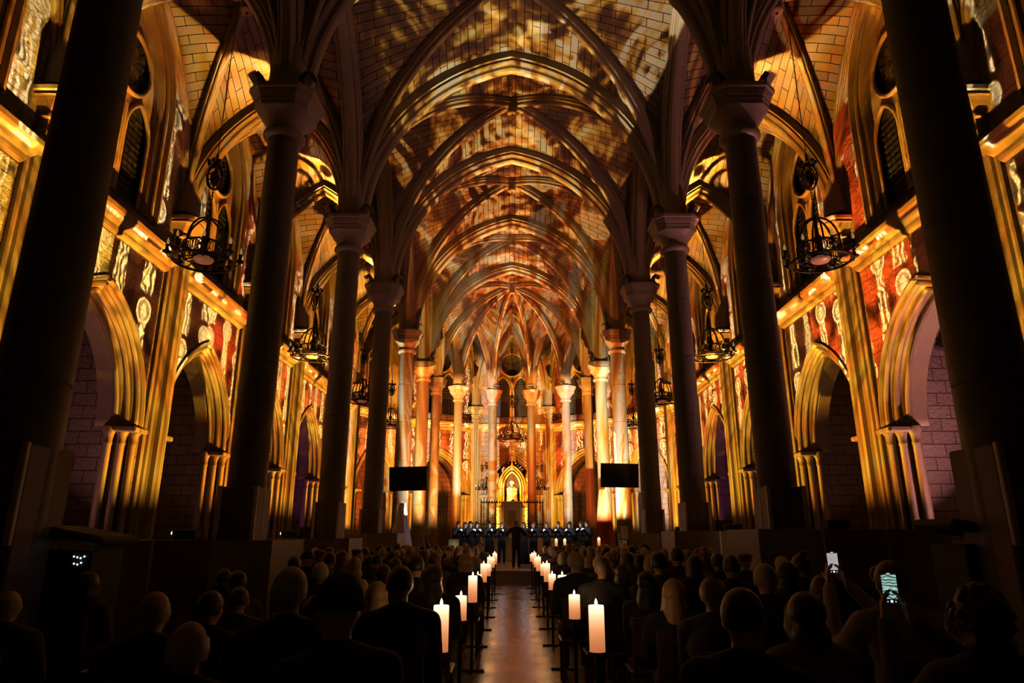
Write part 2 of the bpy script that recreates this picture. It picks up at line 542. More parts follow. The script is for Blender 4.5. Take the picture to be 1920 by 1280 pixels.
        for k in range(8):
            aa = PI * k / 8
            ld.tube([P(.9*math.cos(aa), 14.35 + .9*math.sin(aa), -.47), P(-.9*math.cos(aa), 14.35 - .9*math.sin(aa), -.47)], .012, 4)
        for rr in (.3, .62):
            ld.tube([P(rr*math.cos(2*PI*i/16), 14.35 + rr*math.sin(2*PI*i/16), -.47) for i in range(17)], .012, 4)
        ld.build('leading', M['iron'], wob)
    # chapel behind
    ch = MB()
    def q4(pts, uv): ch.add(pts, [(0, 1, 2, 3)], False, [uv])
    D = -deep; h = 8.6; hw2 = hw + .35
    q4([P(-hw2, 0, D), P(hw2, 0, D), P(hw2, h, D), P(-hw2, h, D)], [(0, 0), (2*hw2, 0), (2*hw2, h), (0, h)])
    q4([P(-hw2, 0, -.5), P(-hw2, 0, D), P(-hw2, h, D), P(-hw2, h, -.5)], [(0, 0), (deep, 0), (deep, h), (0, h)])
    q4([P(hw2, 0, D), P(hw2, 0, -.5), P(hw2, h, -.5), P(hw2, h, D)], [(0, 0), (deep, 0), (deep, h), (0, h)])
    q4([P(-hw2, h, D), P(hw2, h, D), P(hw2, h, -.5), P(-hw2, h, -.5)], [(0, 0), (2*hw2, 0), (2*hw2, deep), (0, deep)])
    structure(ch, nm + '_chapel', M[chap_mat])
    # blind arch and plinth course on the chapel's rear wall
    bm = MB()
    ap = arc_pts(1.5, 2.2, 0, 12)
    for o, n_, rr in ((.12, .04, .09), (.0, .0, .06)):
        pts = [P(-1.5 - o, 0, D + n_)] + [P(-1.5 + s - o*(1 - i/12), 4.0 + z + o*i/12, D + n_) for i, (s, z) in enumerate(ap)] + [P(1.5 - s + o*(i/12 if 0 else 1 - (12-1-i)/12 if 0 else 0), 4.0 + z, D + n_) for i, (s, z) in enumerate(reversed(ap[:-1]))] + [P(1.5 + o, 0, D + n_)]
        bm.tube(pts, rr, 6)
    bm.box(P(0, 1.3, D + .05), ((2*hw2, .1, .18) if abs(sd[0]) > .9 else (.1, 2*hw2, .18)) if max(abs(sd[0]), abs(sd[1])) > .98 else (2*hw2, .1, .18), 0 if max(abs(sd[0]), abs(sd[1])) > .98 else math.atan2(sd[1], sd[0]))
    structure(bm, num('trim'), M['stone'])
    return P

def respond(pos, ang, nm=None, h=9.75):
    """wall pilaster with rolls, its capital and the short shaft above the ledge; ang: direction facing the nave"""
    mb = MB()
    T = Matrix.Rotation(ang, 3, 'Z')
    loc = Vector((*pos, 0))
    # plan profile, local x = facing direction
    pr = [(-.05, -.48), (.10, -.48), (.13, -.45), (.13, -.38), (.20, -.36), (.24, -.31), (.22, -.26), (.28, -.22), (.40, -.20), (.44, -.15), (.42, -.09), (.47, -.06), (.50, 0)]
    pr = pr + [(x, -y) for x, y in reversed(pr[:-1])]
    for z0, z1, k in ((.0, .7, 1.12), (.7, 9.78, 1.0)):
        b = [loc + T @ Vector((x*k, y*k, z0)) for x, y in pr]; t = [loc + T @ Vector((x*k, y*k, z1)) for x, y in pr]
        n = len(pr)
        mb.add(b + t, [(i, i+1, n+i+1, n+i) for i in range(n-1)])
        mb.add(t, [tuple(range(n))])
    def octo(z, r, dx=0):
        return [loc + T @ Vector((x, y, z)) for x, y in [(-.1, -r), (dx + r*.55, -r), (dx + r, -r*.55), (dx + r, r*.55), (dx + r*.55, r), (-.1, r)]]
    lv = [(9.78, .34, .12), (9.9, .34, .12), (9.95, .30, .1), (10.2, .30, .1), (10.24, .36, .1), (10.3, .36, .1), (10.33, .30, .1), (10.6, .42, .15), (10.66, .46, .2), (10.68, .52, .2), (10.75, .52, .2), (10.77, .58, .2), (CAPT, .60, .2)]
    rows = [octo(*l) for l in lv]
    for a, b in zip(rows, rows[1:]):
        mb.add(a + b, [(i, i+1, 7+i, 6+i) for i in range(5)])
    mb.add(rows[-1], [tuple(range(6))])
    # springer
    mb.lathe([(.40, 11.1), (.36, 12.2), (.2, 13.4)], loc + T @ Vector((.12, 0, 0)), 10)
    structure(mb, num('trim'), M['stone'])

for sx in (-1, 1):
    nm = 'wall_left' if sx < 0 else 'wall_right'
    for i in range(len(COL_Y) - 1):
        y0, y1 = COL_Y[i], COL_Y[i+1]
        hw = (y1 - y0) / 2
        panel((sx*WALL, (y0+y1)/2), (0, 1 if sx < 0 else -1), (-sx, 0), hw, nm, uoff=i*6.1, scale=.97 if hw < 3 else 1.0)
    for y in COL_Y:
        respond((sx*WALL, y), 0 if sx < 0 else PI)
for i in range(7):
    a, b = Vector((*ar[i], 0)), Vector((*ar[i+1], 0))
    mid = (a + b) / 2; sd = (b - a); hw = sd.length / 2; sd.normalize()
    nd = Vector((sd.y, -sd.x, 0))
    if nd.dot(Vector((APC[0], APC[1], 0)) - mid) < 0: nd = -nd; 
    s2 = Vector((-nd.y, nd.x, 0)) * -1
    panel((mid.x, mid.y), (s2.x, s2.y), (nd.x, nd.y), hw, 'wall_apse', uoff=i*5.7, scale=.93 if hw > 2.9 else .90, deep=2.4 if i != 3 else 3.0)
for i in range(1, 7):
    p = ar[i]
    respond(p, math.atan2(APC[1]-p[1], APC[0]-p[0]))

# rear wall of the nave (behind the camera) and floor
bw = MB(); bw.add([(-WALL, -.6, 0), (WALL, -.6, 0), (WALL, -.6, 18), (-WALL, -.6, 18)], [(0, 1, 2, 3)], False, [[(0, 0), (20, 0), (20, 18), (0, 18)]])
structure(bw, 'wall_back', M['ashlar'])
fl = MB(); fl.add([(-15, -2, 0), (15, -2, 0), (15, 56, 0), (-15, 56, 0)], [(0, 1, 2, 3)], False, [[(-15, -2), (15, -2), (15, 56), (-15, 56)]])
m, nt, b = newmat('polished_floor_tiles'); M['floor'] = m
tc = N(nt, 'ShaderNodeTexCoord')
br = N(nt, 'ShaderNodeTexBrick', offset=0.5, ins={'Scale': 1.0, 'Brick Width': .9, 'Row Height': .55, 'Mortar Size': .006, 'Mortar Smooth': .2})
br.inputs['Color1'].default_value = (.14, .11, .085, 1); br.inputs['Color2'].default_value = (.20, .16, .12, 1); br.inputs['Mortar'].default_value = (.03, .025, .02, 1)
nt.links.new(tc.outputs['UV'], br.inputs['Vector'])
no = N(nt, 'ShaderNodeTexNoise', ins={'Scale': 2.2, 'Detail': 3.0}); nt.links.new(tc.outputs['UV'], no.inputs['Vector'])
nt.links.new(br.outputs['Color'], b.inputs['Base Color'])
rr = math_n(nt, 'MULTIPLY_ADD', no.outputs['Fac'], .25, .12); nt.links.new(rr, b.inputs['Roughness'])
h = math_n(nt, 'SUBTRACT', math_n(nt, 'MULTIPLY', no.outputs['Fac'], .6), math_n(nt, 'MULTIPLY', br.outputs['Fac'], .35))
bp = N(nt, 'ShaderNodeBump', ins={'Strength': .35, 'Distance': .02}); nt.links.new(h, bp.inputs['Height']); nt.links.new(bp.outputs[0], b.inputs['Normal'])
structure(fl, 'floor', M['floor'])
# chancel steps and platform
M['carpet'] = plain('chancel_floor', (.16, .13, .11), .35, bump=.1)
st = MB()
st.box((0, 39.5, .1), (9.0, 33, .2)); st.box((0, 39.7, .3), (9.0, 32.6, .2))
structure(st, 'floor', M['carpet'])
st = MB()
for k in range(4): st.box((0, 36.0 + k*.35, .4 + .12 + .24*k), (5.6 - .3*k, 5.2 - .7*k, .24), 0, .01)
structure(st, 'floor', M['white_stone'])
st = MB()
for x in (-1, 1):
    st.box((x*4.45, 26.5, .2), (.1, 6.8, .4))
structure(st, num('trim'), M['stone'])

# ------------------------------------------------------------------ free-standing columns
def oct_ring(r, cut, z, n=4):
    """square of half width r with corners cut; 24 points"""
    pts = []
    k = r * cut
    cs = [(r, -k), (r, k), (k, r), (-k, r), (-r, k), (-r, -k), (-k, -r), (k, -r)]
    for i in range(8):
        a, b = cs[i], cs[(i+1) % 8]
        for j in range(3):
            pts.append((a[0] + (b[0]-a[0])*j/3, a[1] + (b[1]-a[1])*j/3, z))
    return pts
def circ(r, z):
    pts = []
    cs = oct_ring(1, .7, 0)
    for x, y, _ in cs:
        l = math.hypot(x, y); pts.append((x/l*r, y/l*r, z))
    return pts
def mix_ring(a, b, t): return [tuple(p[i]*(1-t) + q[i]*t for i in range(3)) for p, q in zip(a, b)]
def column(k=1.0, plinth=True):
    root = empty('stone_column')
    pr = [(.36*k, .0)]
    z = 0.0
    top = CAPB
    r0, r1 = .365*k, .325*k
    rr = lambda z: r0 + (r1 - r0) * z / top
    for zj in (1.3, 3.05, 4.8, 6.55, 8.3):
        pr += [(rr(zj), zj - .10), (rr(zj), zj - .03), (rr(zj), zj - .014), (rr(zj) - .016, zj - .006), (rr(zj) - .016, zj + .006), (rr(zj), zj + .014), (rr(zj), zj + .03), (rr(zj), zj + .10)]
    pr += [(rr(top), top)]
    MB().lathe(pr, n=32).build('shaft', M['granite'], root)
    c = MB()
    c.lathe([(.33*k, CAPB - .1), (.40*k, CAPB - .08), (.44*k, CAPB - .02), (.44*k, CAPB + .04), (.38*k, CAPB + .10), (.37*k, CAPB + .14)], n=28)
    rings = []
    n = 7
    for i in range(n + 1):
        t = i / n
        zz = CAPB + .1 + t * .40
        r = .37 + .20 * t ** 2.2
        rings.append(mix_ring(circ(r*k, zz), oct_ring(r*k, .62, zz), t))
    for (r, zz) in ((.575, CAPB + .60), (.59, CAPB + .62), (.59, CAPB + .68), (.62, CAPB + .72), (.655, CAPB + .80), (.66, CAPB + .83), (.70, CAPB + .86), (.70, CAPT)):
        rings.append(oct_ring(r*k, .62, zz))
    for i, (a, b) in enumerate(zip(rings, rings[1:])):
        c.add(list(a) + list(b), [(j, (j+1) % 24, 24 + (j+1) % 24, 24 + j) for j in range(24)], i < n)
    c.add(rings[-1], [tuple(range(24))])
    c.build('capital', M['capital'], root)
    sp = MB().lathe([(.46*k, CAPT), (.44*k, 12.0), (.36*k, 12.9), (.1, 14.0)], n=12)
    sp.build('springer', M['stone'], root)
    if plinth:
        b = MB().box((0, 0, 1.2), (.70, .70, 2.4), 0, .02)
        b.build('casing', M['panel_brown'], root)
        for sx in (-1, 1):
            s = MB().box((sx*.33, -.385, 1.93), (.07, .06, .96), 0, .01)
            s.build('edge_strip', M['trimlight'], root)
    else:
        b = MB().lathe([(.62*k, 0), (.62*k, .3), (.5*k, .36), (.54*k, .44), (.50*k, .52), (.38*k, .58), (.36*k, .62)], n=24)
        b.build('base', M['stone'], root)
    return root
words = ['behind the camera', 'nearest', 'second', 'third', 'fourth', 'fifth', 'sixth']
proto_c = column(1.0, True)
proto_s = column(1.0, False)
used = {id(proto_c): False, id(proto_s): False}
def place(p, loc, rz, label, group):
    if not used[id(p)]:
        used[id(p)] = True
        p.location = loc; p.rotation_euler = (0, 0, rz); tag(p, label, 'column', group); return p
    return copy_tree(p, loc, rz, label, group=group)
for i, y in enumerate(COL_Y):
    if i == 0: continue
    for sx in (-1, 1):
        side = 'left' if sx < 0 else 'right'
        if i <= 4: lb = 'tall dark granite column, %s side of the nave, %s from the front' % (side, words[i])
        else: lb = 'tall lit stone column on the %s side of the nave, %s from the front' % (side, words[i])
        place(proto_c if i <= 4 else proto_s, (sx*NAVE, y, 0), 0, lb, 'columns of the nave')
an = ['outermost on the right', 'middle one of three on the right', 'just right of the statue', 'just left of the statue', 'middle one of three on the left', 'outermost on the left']
proto_a = column(.86, False); used[id(proto_a)] = False
for i, (x, y) in enumerate(APSE_COLS):
    place(proto_a, (x, y, .2), math.atan2(APC[1]-y, APC[0]-x) + PI, 'slender lit column of the apse ring, ' + an[i], 'columns round the apse')
for o in COL.objects: pass
# ================================================================== PROJECTORS: lamps whose beam carries a picture
def grp_figures():
    g = bpy.data.node_groups.new('projected_figures', 'ShaderNodeTree')
    g.interface.new_socket('Y', in_out='INPUT', socket_type='NodeSocketFloat')
    g.interface.new_socket('Z', in_out='INPUT', socket_type='NodeSocketFloat')
    g.interface.new_socket('Figure', in_out='OUTPUT', socket_type='NodeSocketFloat')
    g.interface.new_socket('Noise', in_out='OUTPUT', socket_type='NodeSocketFloat')
    gi = N(g, 'NodeGroupInput'); go = N(g, 'NodeGroupOutput')
    m = lambda *a: math_n(g, *a)
    Y, Z = m('MULTIPLY', gi.outputs[0], .76), m('MULTIPLY', gi.outputs[1], .76)
    cv = N(g, 'ShaderNodeCombineXYZ'); g.links.new(Y, cv.inputs[0]); g.links.new(Z, cv.inputs[1])
    no = N(g, 'ShaderNodeTexNoise', ins={'Scale': 1.6, 'Detail': 3.0, 'Distortion': .6}); g.links.new(cv.outputs[0], no.inputs['Vector'])
    no2 = N(g, 'ShaderNodeTexNoise', ins={'Scale': 7.0, 'Detail': 2.0}); g.links.new(cv.outputs[0], no2.inputs['Vector'])
    W = .92
    cell = m('FLOOR', m('DIVIDE', Y, W))
    jit = m('FRACT', m('MULTIPLY', m('SINE', m('MULTIPLY', cell, 12.9898)), 43.75))
    cx = m('SUBTRACT', m('MULTIPLY', m('FRACT', m('DIVIDE', Y, W)), W), W/2)
    cx = m('ADD', cx, m('MULTIPLY', m('SUBTRACT', jit, .5), .22))
    zz = m('MODULO', m('ADD', m('ADD', Z, m('MULTIPLY', jit, 1.3)), 40.0), 2.35)
    hd = m('SUBTRACT', zz, 1.95)
    rr = m('SQRT', m('ADD', m('MULTIPLY', cx, cx), m('MULTIPLY', hd, hd)))
    # face
    fx = m('DIVIDE', cx, .8)
    fr = m('SQRT', m('ADD', m('MULTIPLY', fx, fx), m('MULTIPLY', hd, hd)))
    eye = m('MULTIPLY', m('LESS_THAN', m('ABSOLUTE', m('SUBTRACT', hd, .015)), .02), m('LESS_THAN', m('ABSOLUTE', m('SUBTRACT', m('ABSOLUTE', cx), .048)), .028))
    mouth = m('MULTIPLY', m('LESS_THAN', m('ABSOLUTE', m('ADD', hd, .07)), .010), m('LESS_THAN', m('ABSOLUTE', cx), .03))
    face = m('MULTIPLY', m('LESS_THAN', fr, .14), m('SUBTRACT', 1.0, m('MAXIMUM', eye, mouth)))
    halo = m('MULTIPLY', m('GREATER_THAN', rr, .235), m('LESS_THAN', rr, .28))
    haloin = m('MULTIPLY', m('LESS_THAN', rr, .235), .25)
    # robe with folds
    hw = m('ADD', m('MINIMUM', m('MULTIPLY', m('SUBTRACT', 1.82, zz), .9), .13), m('MULTIPLY', m('SUBTRACT', 1.78, zz), .07))
    hw = m('ADD', hw, m('MULTIPLY', m('SUBTRACT', no2.outputs['Fac'], .5), .14))
    robe = m('MULTIPLY', m('LESS_THAN', m('ABSOLUTE', cx), hw), m('LESS_THAN', zz, 1.80))
    ph = m('ADD', m('MULTIPLY', cx, 40.0), m('ADD', m('MULTIPLY', no.outputs['Fac'], 30.0), m('MULTIPLY', m('SUBTRACT', 1.8, zz), m('MULTIPLY', m('SUBTRACT', jit, .5), 16.0))))
    fold = m('ADD', m('MULTIPLY', m('SINE', ph), 4.0), .2)
    g.nodes.active = None
    fold = m('MAXIMUM', m('MINIMUM', fold, 1.0), 0.05)
    f = m('MAXIMUM', m('MAXIMUM', face, halo), m('MULTIPLY', robe, fold))
    f = m('MAXIMUM', f, haloin)
    g.links.new(f, go.inputs[0]); g.links.new(no.outputs['Fac'], go.inputs[1])
    return g
FIG = grp_figures()

def sstep(nt, x, a, b):
    n = N(nt, 'ShaderNodeMapRange', interpolation_type='SMOOTHSTEP')
    nt.links.new(x, n.inputs['Value']); n.inputs['From Min'].default_value = a; n.inputs['From Max'].default_value = b
    return n.outputs[0]
def mixc(nt, f, a, b, typ='MIX'):
    n = N(nt, 'ShaderNodeMix', data_type='RGBA', blend_type=typ)
    for s, q in ((0, f), (6, a), (7, b)):
        if isinstance(q, tuple): n.inputs[s].default_value = (*q, 1)
        elif isinstance(q, (int, float)): n.inputs[s].default_value = q
        else: nt.links.new(q, n.inputs[s])
    return n.outputs[2]
def ramp(nt, f, stops):
    n = N(nt, 'ShaderNodeValToRGB'); e = n.color_ramp.elements
    while len(e) < len(stops): e.new(.5)
    for k, (p, c) in enumerate(stops): e[k].position = p; e[k].color = (*c, 1)
    nt.links.new(f, n.inputs[0]); return n.outputs[0]
def beam(name, loc, fwd, up, power, size=175, soft=.02, blend=0.0):
    l = bpy.data.lights.new(name, 'SPOT'); l.energy = power * 1.3; l.spot_size = R(size); l.spot_blend = blend; l.shadow_soft_size = soft
    o = bpy.data.objects.new(name, l); COL.objects.link(o); o.location = loc
    f = Vector(fwd).normalized(); r = f.cross(Vector(up)).normalized(); u = r.cross(f)
    o.rotation_euler = Matrix((r, u, -f)).transposed().to_euler()
    l.use_nodes = True; nt = l.node_tree
    em = [n for n in nt.nodes if n.type == 'EMISSION'][0]
    tc = N(nt, 'ShaderNodeTexCoord'); sp = N(nt, 'ShaderNodeSeparateXYZ'); nt.links.new(tc.outputs['Normal'], sp.inputs[0])
    U = math_n(nt, 'MULTIPLY', math_n(nt, 'DIVIDE', sp.outputs[0], sp.outputs[2]), -1.0)
    V = math_n(nt, 'MULTIPLY', math_n(nt, 'DIVIDE', sp.outputs[1], sp.outputs[2]), -1.0)
    return o, nt, em, U, V

GOLD = (1.0, .47, .035); AMBER = (1.0, .30, .02); RED = (.75, .07, .01); PALE = (1.0, .68, .22)
def wall_beam(loc, face, power, seed=0.0, bg=(.30, .03, .005), fg=(1.0, .62, .16), lead=GOLD, half=3.03, dist=None, fade=(2.2, 3.3), pil=.55, mid=False, sc=1.0):
    """projector image fitted to one wall bay: gold mouldings, figures on the wall field, nothing in the openings"""
    o, nt, em, U, V = beam('projector_lamp', loc, face, (0, 0, 1), power)
    m = lambda *a: math_n(nt, *a)
    d = dist
    Y = m('MULTIPLY', U, d); Z = m('MULTIPLY_ADD', V, d, loc[2])
    aY = m('ABSOLUTE', Y); dy = m('ABSOLUTE', m('SUBTRACT', half, aY))
    if mid: dy, aY = aY, dy
    a, zs = 1.95*sc, 4.35; Rr = (a*a + (2.9*sc)**2) / (2*a)
    hz = m('MAXIMUM', m('SUBTRACT', Z, zs), 0.0); q = m('ADD', dy, Rr - a)
    rr = m('SUBTRACT', m('SQRT', m('ADD', m('MULTIPLY', q, q), m('MULTIPLY', hz, hz))), Rr)
    g = N(nt, 'ShaderNodeGroup', node_tree=FIG)
    nt.links.new(m('ADD', Y, seed * 7.3 + 30), g.inputs[0]); nt.links.new(m('ADD', Z, seed * 3.1), g.inputs[1])
    fig, noi = g.outputs[0], g.outputs[1]
    cv = N(nt, 'ShaderNodeCombineXYZ'); nt.links.new(m('ADD', Y, seed * 5), cv.inputs[0]); nt.links.new(Z, cv.inputs[1])
    lo = N(nt, 'ShaderNodeTexNoise', ins={'Scale': .55, 'Detail': 2.0, 'Distortion': .5}); nt.links.new(cv.outputs[0], lo.inputs['Vector'])
    # vertical streaks running down mouldings
    sv = N(nt, 'ShaderNodeCombineXYZ'); nt.links.new(m('MULTIPLY', rr, 5.0), sv.inputs[0]); nt.links.new(m('MULTIPLY', Y, 3.0), sv.inputs[1]); nt.links.new(m('MULTIPLY', Z, .25), sv.inputs[2])
    st = N(nt, 'ShaderNodeTexNoise', ins={'Scale': 1.0, 'Detail': 2.0}); nt.links.new(sv.outputs[0], st.inputs['Vector'])
    bgc = mixc(nt, sstep(nt, noi, .35, .65), (bg[0]*.06, bg[1]*.06, bg[2]*.06), bg)
    fgc = mixc(nt, sstep(nt, lo.outputs['Fac'], .40, .62), fg, PALE)
    field = mixc(nt, fig, bgc, fgc)
    up = mixc(nt, fig, bgc, (1.0, .85, .55))
    up = mixc(nt, .5, up, field)
    field = mixc(nt, sstep(nt, Z, 9.6, 9.8), field, up)
    goldc = mixc(nt, sstep(nt, lo.outputs['Fac'], .38, .62), AMBER, lead)
    goldc = mixc(nt, sstep(nt, st.outputs['Fac'], .30, .68), mixc(nt, .72, goldc, (0.05, .01, 0)), goldc)
    trim = m('LESS_THAN', rr, .66)
    trim = m('MAXIMUM', trim, m('LESS_THAN', aY, pil))
    trim = m('MAXIMUM', trim, m('MULTIPLY', m('GREATER_THAN', Z, 8.98), m('LESS_THAN', Z, 9.8)))
    # window surround: plain warm light
    wz = m('MAXIMUM', m('SUBTRACT', Z, 13.3), 0.0); Rw = (1.36**2 + 2.9**2) / 2.72; qw = m('ADD', dy, Rw - 1.36)
    rw = m('SUBTRACT', m('SQRT', m('ADD', m('MULTIPLY', qw, qw), m('MULTIPLY', wz, wz))), Rw)
    win = m('MULTIPLY', m('LESS_THAN', rw, .42), m('GREATER_THAN', Z, 10.0))
    field = mixc(nt, m('MULTIPLY', m('GREATER_THAN', Z, 14.6), .7), field, goldc)
    field = mixc(nt, win, field, mixc(nt, .72, goldc, (.08, .015, 0)))
    c = mixc(nt, trim, field, goldc)
    opening = m('MULTIPLY', m('LESS_THAN', rr, -.02), m('LESS_THAN', Z, 8.0))
    k = m('SUBTRACT', 1.0, m('MULTIPLY', opening, .93))
    k = m('MULTIPLY', k, sstep(nt, Z, *fade))
    k = m('MULTIPLY', k, m('LESS_THAN', m('ABSOLUTE', Y), half))
    comp = m('POWER', m('ADD', m('ADD', m('MULTIPLY', U, U), m('MULTIPLY', V, V)), 1.0), 1.25)
    k = m('MULTIPLY', k, comp)
    k = m('MULTIPLY', k, m('SUBTRACT', 1.0, m('MULTIPLY', sstep(nt, Z, 9.4, 15.5), .86)))
    k = m('MULTIPLY', k, m('SUBTRACT', 2.7, m('MULTIPLY', trim, 1.7)))
    nt.links.new(c, em.inputs[0]); nt.links.new(k, em.inputs[1])
    return o

def vault_beam(loc, aim, power, seed, stops, scale=3.0, size=88, contrast=(.435, .57), figw=.35, soft=.03, clip=None, choir=False, streak=1.0, redden=.8):
    """drapery-like picture thrown at the vault; clip = (z of the picture plane, xmin, xmax, ymin, ymax) is the shutter"""
    f = (Vector(aim) - Vector(loc)).normalized()
    upv = Vector((0, 0, 1)) if choir else Vector((0, 1, .01))
    o, nt, em, U, V = beam('projector_lamp', loc, f, upv, power, size, soft, .15)
    m = lambda *a: math_n(nt, *a)
    r = f.cross(upv).normalized(); u = r.cross(f)
    w = [m('ADD', m('MULTIPLY_ADD', U, r[i], f[i]), m('MULTIPLY', V, u[i])) for i in range(3)]
    shutter = 1.0
    def inside(q, a, b, e):
        return m('MULTIPLY', sstep(nt, q, a, a + e), m('SUBTRACT', 1.0, sstep(nt, q, b - e, b)))
    if clip:
        h, x0, x1, y0, y1 = clip
        k = m('DIVIDE', h - loc[2], m('MAXIMUM', w[2], .01))
        X = m('MULTIPLY_ADD', w[0], k, loc[0]); Yw = m('MULTIPLY_ADD', w[1], k, loc[1])
        shutter = m('MULTIPLY', inside(X, x0, x1, .12), inside(Yw, y0, y1, .12))
    if choir:
        def plane(yp):
            k = m('DIVIDE', yp - loc[1], m('MAXIMUM', w[1], .01))
            return m('MULTIPLY_ADD', w[0], k, loc[0]), m('MULTIPLY_ADD', w[2], k, loc[2])
        X, Zw = plane(38.2); X = m('ABSOLUTE', X)
        block = m('MULTIPLY', m('LESS_THAN', X, 1.75), m('SUBTRACT', 1.0, sstep(nt, Zw, 3.3, 3.7)))
        shutter = m('MULTIPLY', m('SUBTRACT', 1.0, block), sstep(nt, Zw, 1.9, 3.0))
        Xb, Zb = plane(44.0)
        body = m('SUBTRACT', 1.0, m('MULTIPLY', sstep(nt, Zb, 11.3, 12.2), .93))
        body = m('MULTIPLY', body, m('LESS_THAN', m('ABSOLUTE', Xb), 8.5))
        for yp, dim in ((30.8, .16), (36.9, .5)):
            Xc, Zc = plane(yp)
            for sx in (-1, 1):
                body = m('MAXIMUM', body, m('MULTIPLY', m('MULTIPLY', inside(Xc, sx*5 - .8, sx*5 + .8, .05), dim), m('LESS_THAN', Zc, 11.0)))
            side_ = m('MAXIMUM', inside(Xc, 4.2, 5.8, .05), inside(Xc, -5.8, -4.2, .05))
            body = m('MINIMUM', body, m('SUBTRACT', 1.0, m('MULTIPLY', side_, 1.0 - dim)))
        shutter = m('MULTIPLY', shutter, body)
    cv = N(nt, 'ShaderNodeCombineXYZ'); nt.links.new(m('ADD', U, seed * 3.7), cv.inputs[0]); nt.links.new(m('MULTIPLY_ADD', V, streak, seed * 1.3), cv.inputs[1])
    n1 = N(nt, 'ShaderNodeTexNoise', ins={'Scale': scale, 'Detail': 2.5, 'Distortion': .3 if choir else 2.2, 'Roughness': .45}); nt.links.new(cv.outputs[0], n1.inputs['Vector'])
    n2 = N(nt, 'ShaderNodeTexNoise', ins={'Scale': scale * .45, 'Detail': 1.0, 'Distortion': .5}); nt.links.new(cv.outputs[0], n2.inputs['Vector'])
    n3 = N(nt, 'ShaderNodeTexNoise', ins={'Scale': scale * 2.4, 'Detail': 2.0, 'Distortion': .5 if choir else 3.5}); nt.links.new(cv.outputs[0], n3.inputs['Vector'])
    lum = m('ADD', m('MULTIPLY', n1.outputs['Fac'], .60), m('MULTIPLY', n3.outputs['Fac'], .40))
    g = N(nt, 'ShaderNodeGroup', node_tree=FIG)
    nt.links.new(m('MULTIPLY_ADD', U, 5.0, seed * 5 + 20), g.inputs[0]); nt.links.new(m('MULTIPLY_ADD', V, 5.0, seed), g.inputs[1])
    lum = m('ADD', lum, m('MULTIPLY', m('SUBTRACT', m('MULTIPLY', g.outputs[0], sstep(nt, n2.outputs['Fac'], .45, .6)), .2), figw * .4))
    l2 = sstep(nt, lum, contrast[0] - .02, contrast[1] + .04)
    c = ramp(nt, l2, stops)
    hue = sstep(nt, n2.outputs['Fac'], .40, .62)
    c = mixc(nt, m('MULTIPLY', hue, redden), c, mixc(nt, 1.0, c, (1.0, .42, .18), 'MULTIPLY'))
    nt.links.new(c, em.inputs[0])
    if isinstance(shutter, float): em.inputs[1].default_value = 1.0
    else: nt.links.new(shutter, em.inputs[1])
    return o, nt, em, U, V

# the projector housing; one stands on each boxed column foot
def projector_proto():
    r = empty('projector')
    MB().box((0, 0, .10), (.30, .40, .16), 0, .02).build('housing', M['black'], r)
    MB().lathe([(.07, 0), (.075, .06), (.06, .07)], M=Matrix.Rotation(PI/2, 3, 'X'), c=(0, -.20, .12), n=14).build('lens_barrel', M['black'], r)
    for x, y in ((-.12, -.15), (.12, -.15), (-.12, .15), (.12, .15)): MB().lathe([(.02, 0), (.02, .03)], (x, y, 0), 8).build('foot', M['black'], r)
    return r
PROJ = projector_proto(); PROJ_USED = [False]
M['lens'] = plain('lit_lens', (1, .8, .5), .2, emit=(1, .72, .35), estr=14)
MB().lathe([(.028, 0), (.028, .01)], M=Matrix.Rotation(PI/2, 3, 'X'), c=(0.03, -.272, .12), n=12).build('lens', M['lens'], PROJ)
def put_projector(loc, rz, label, group='projectors on the boxed column feet'):
    if not PROJ_USED[0]:
        PROJ_USED[0] = True; PROJ.location = loc; PROJ.rotation_euler = (0, 0, rz); return tag(PROJ, label, 'projector', group)
    return copy_tree(PROJ, loc, rz, label, group=group)

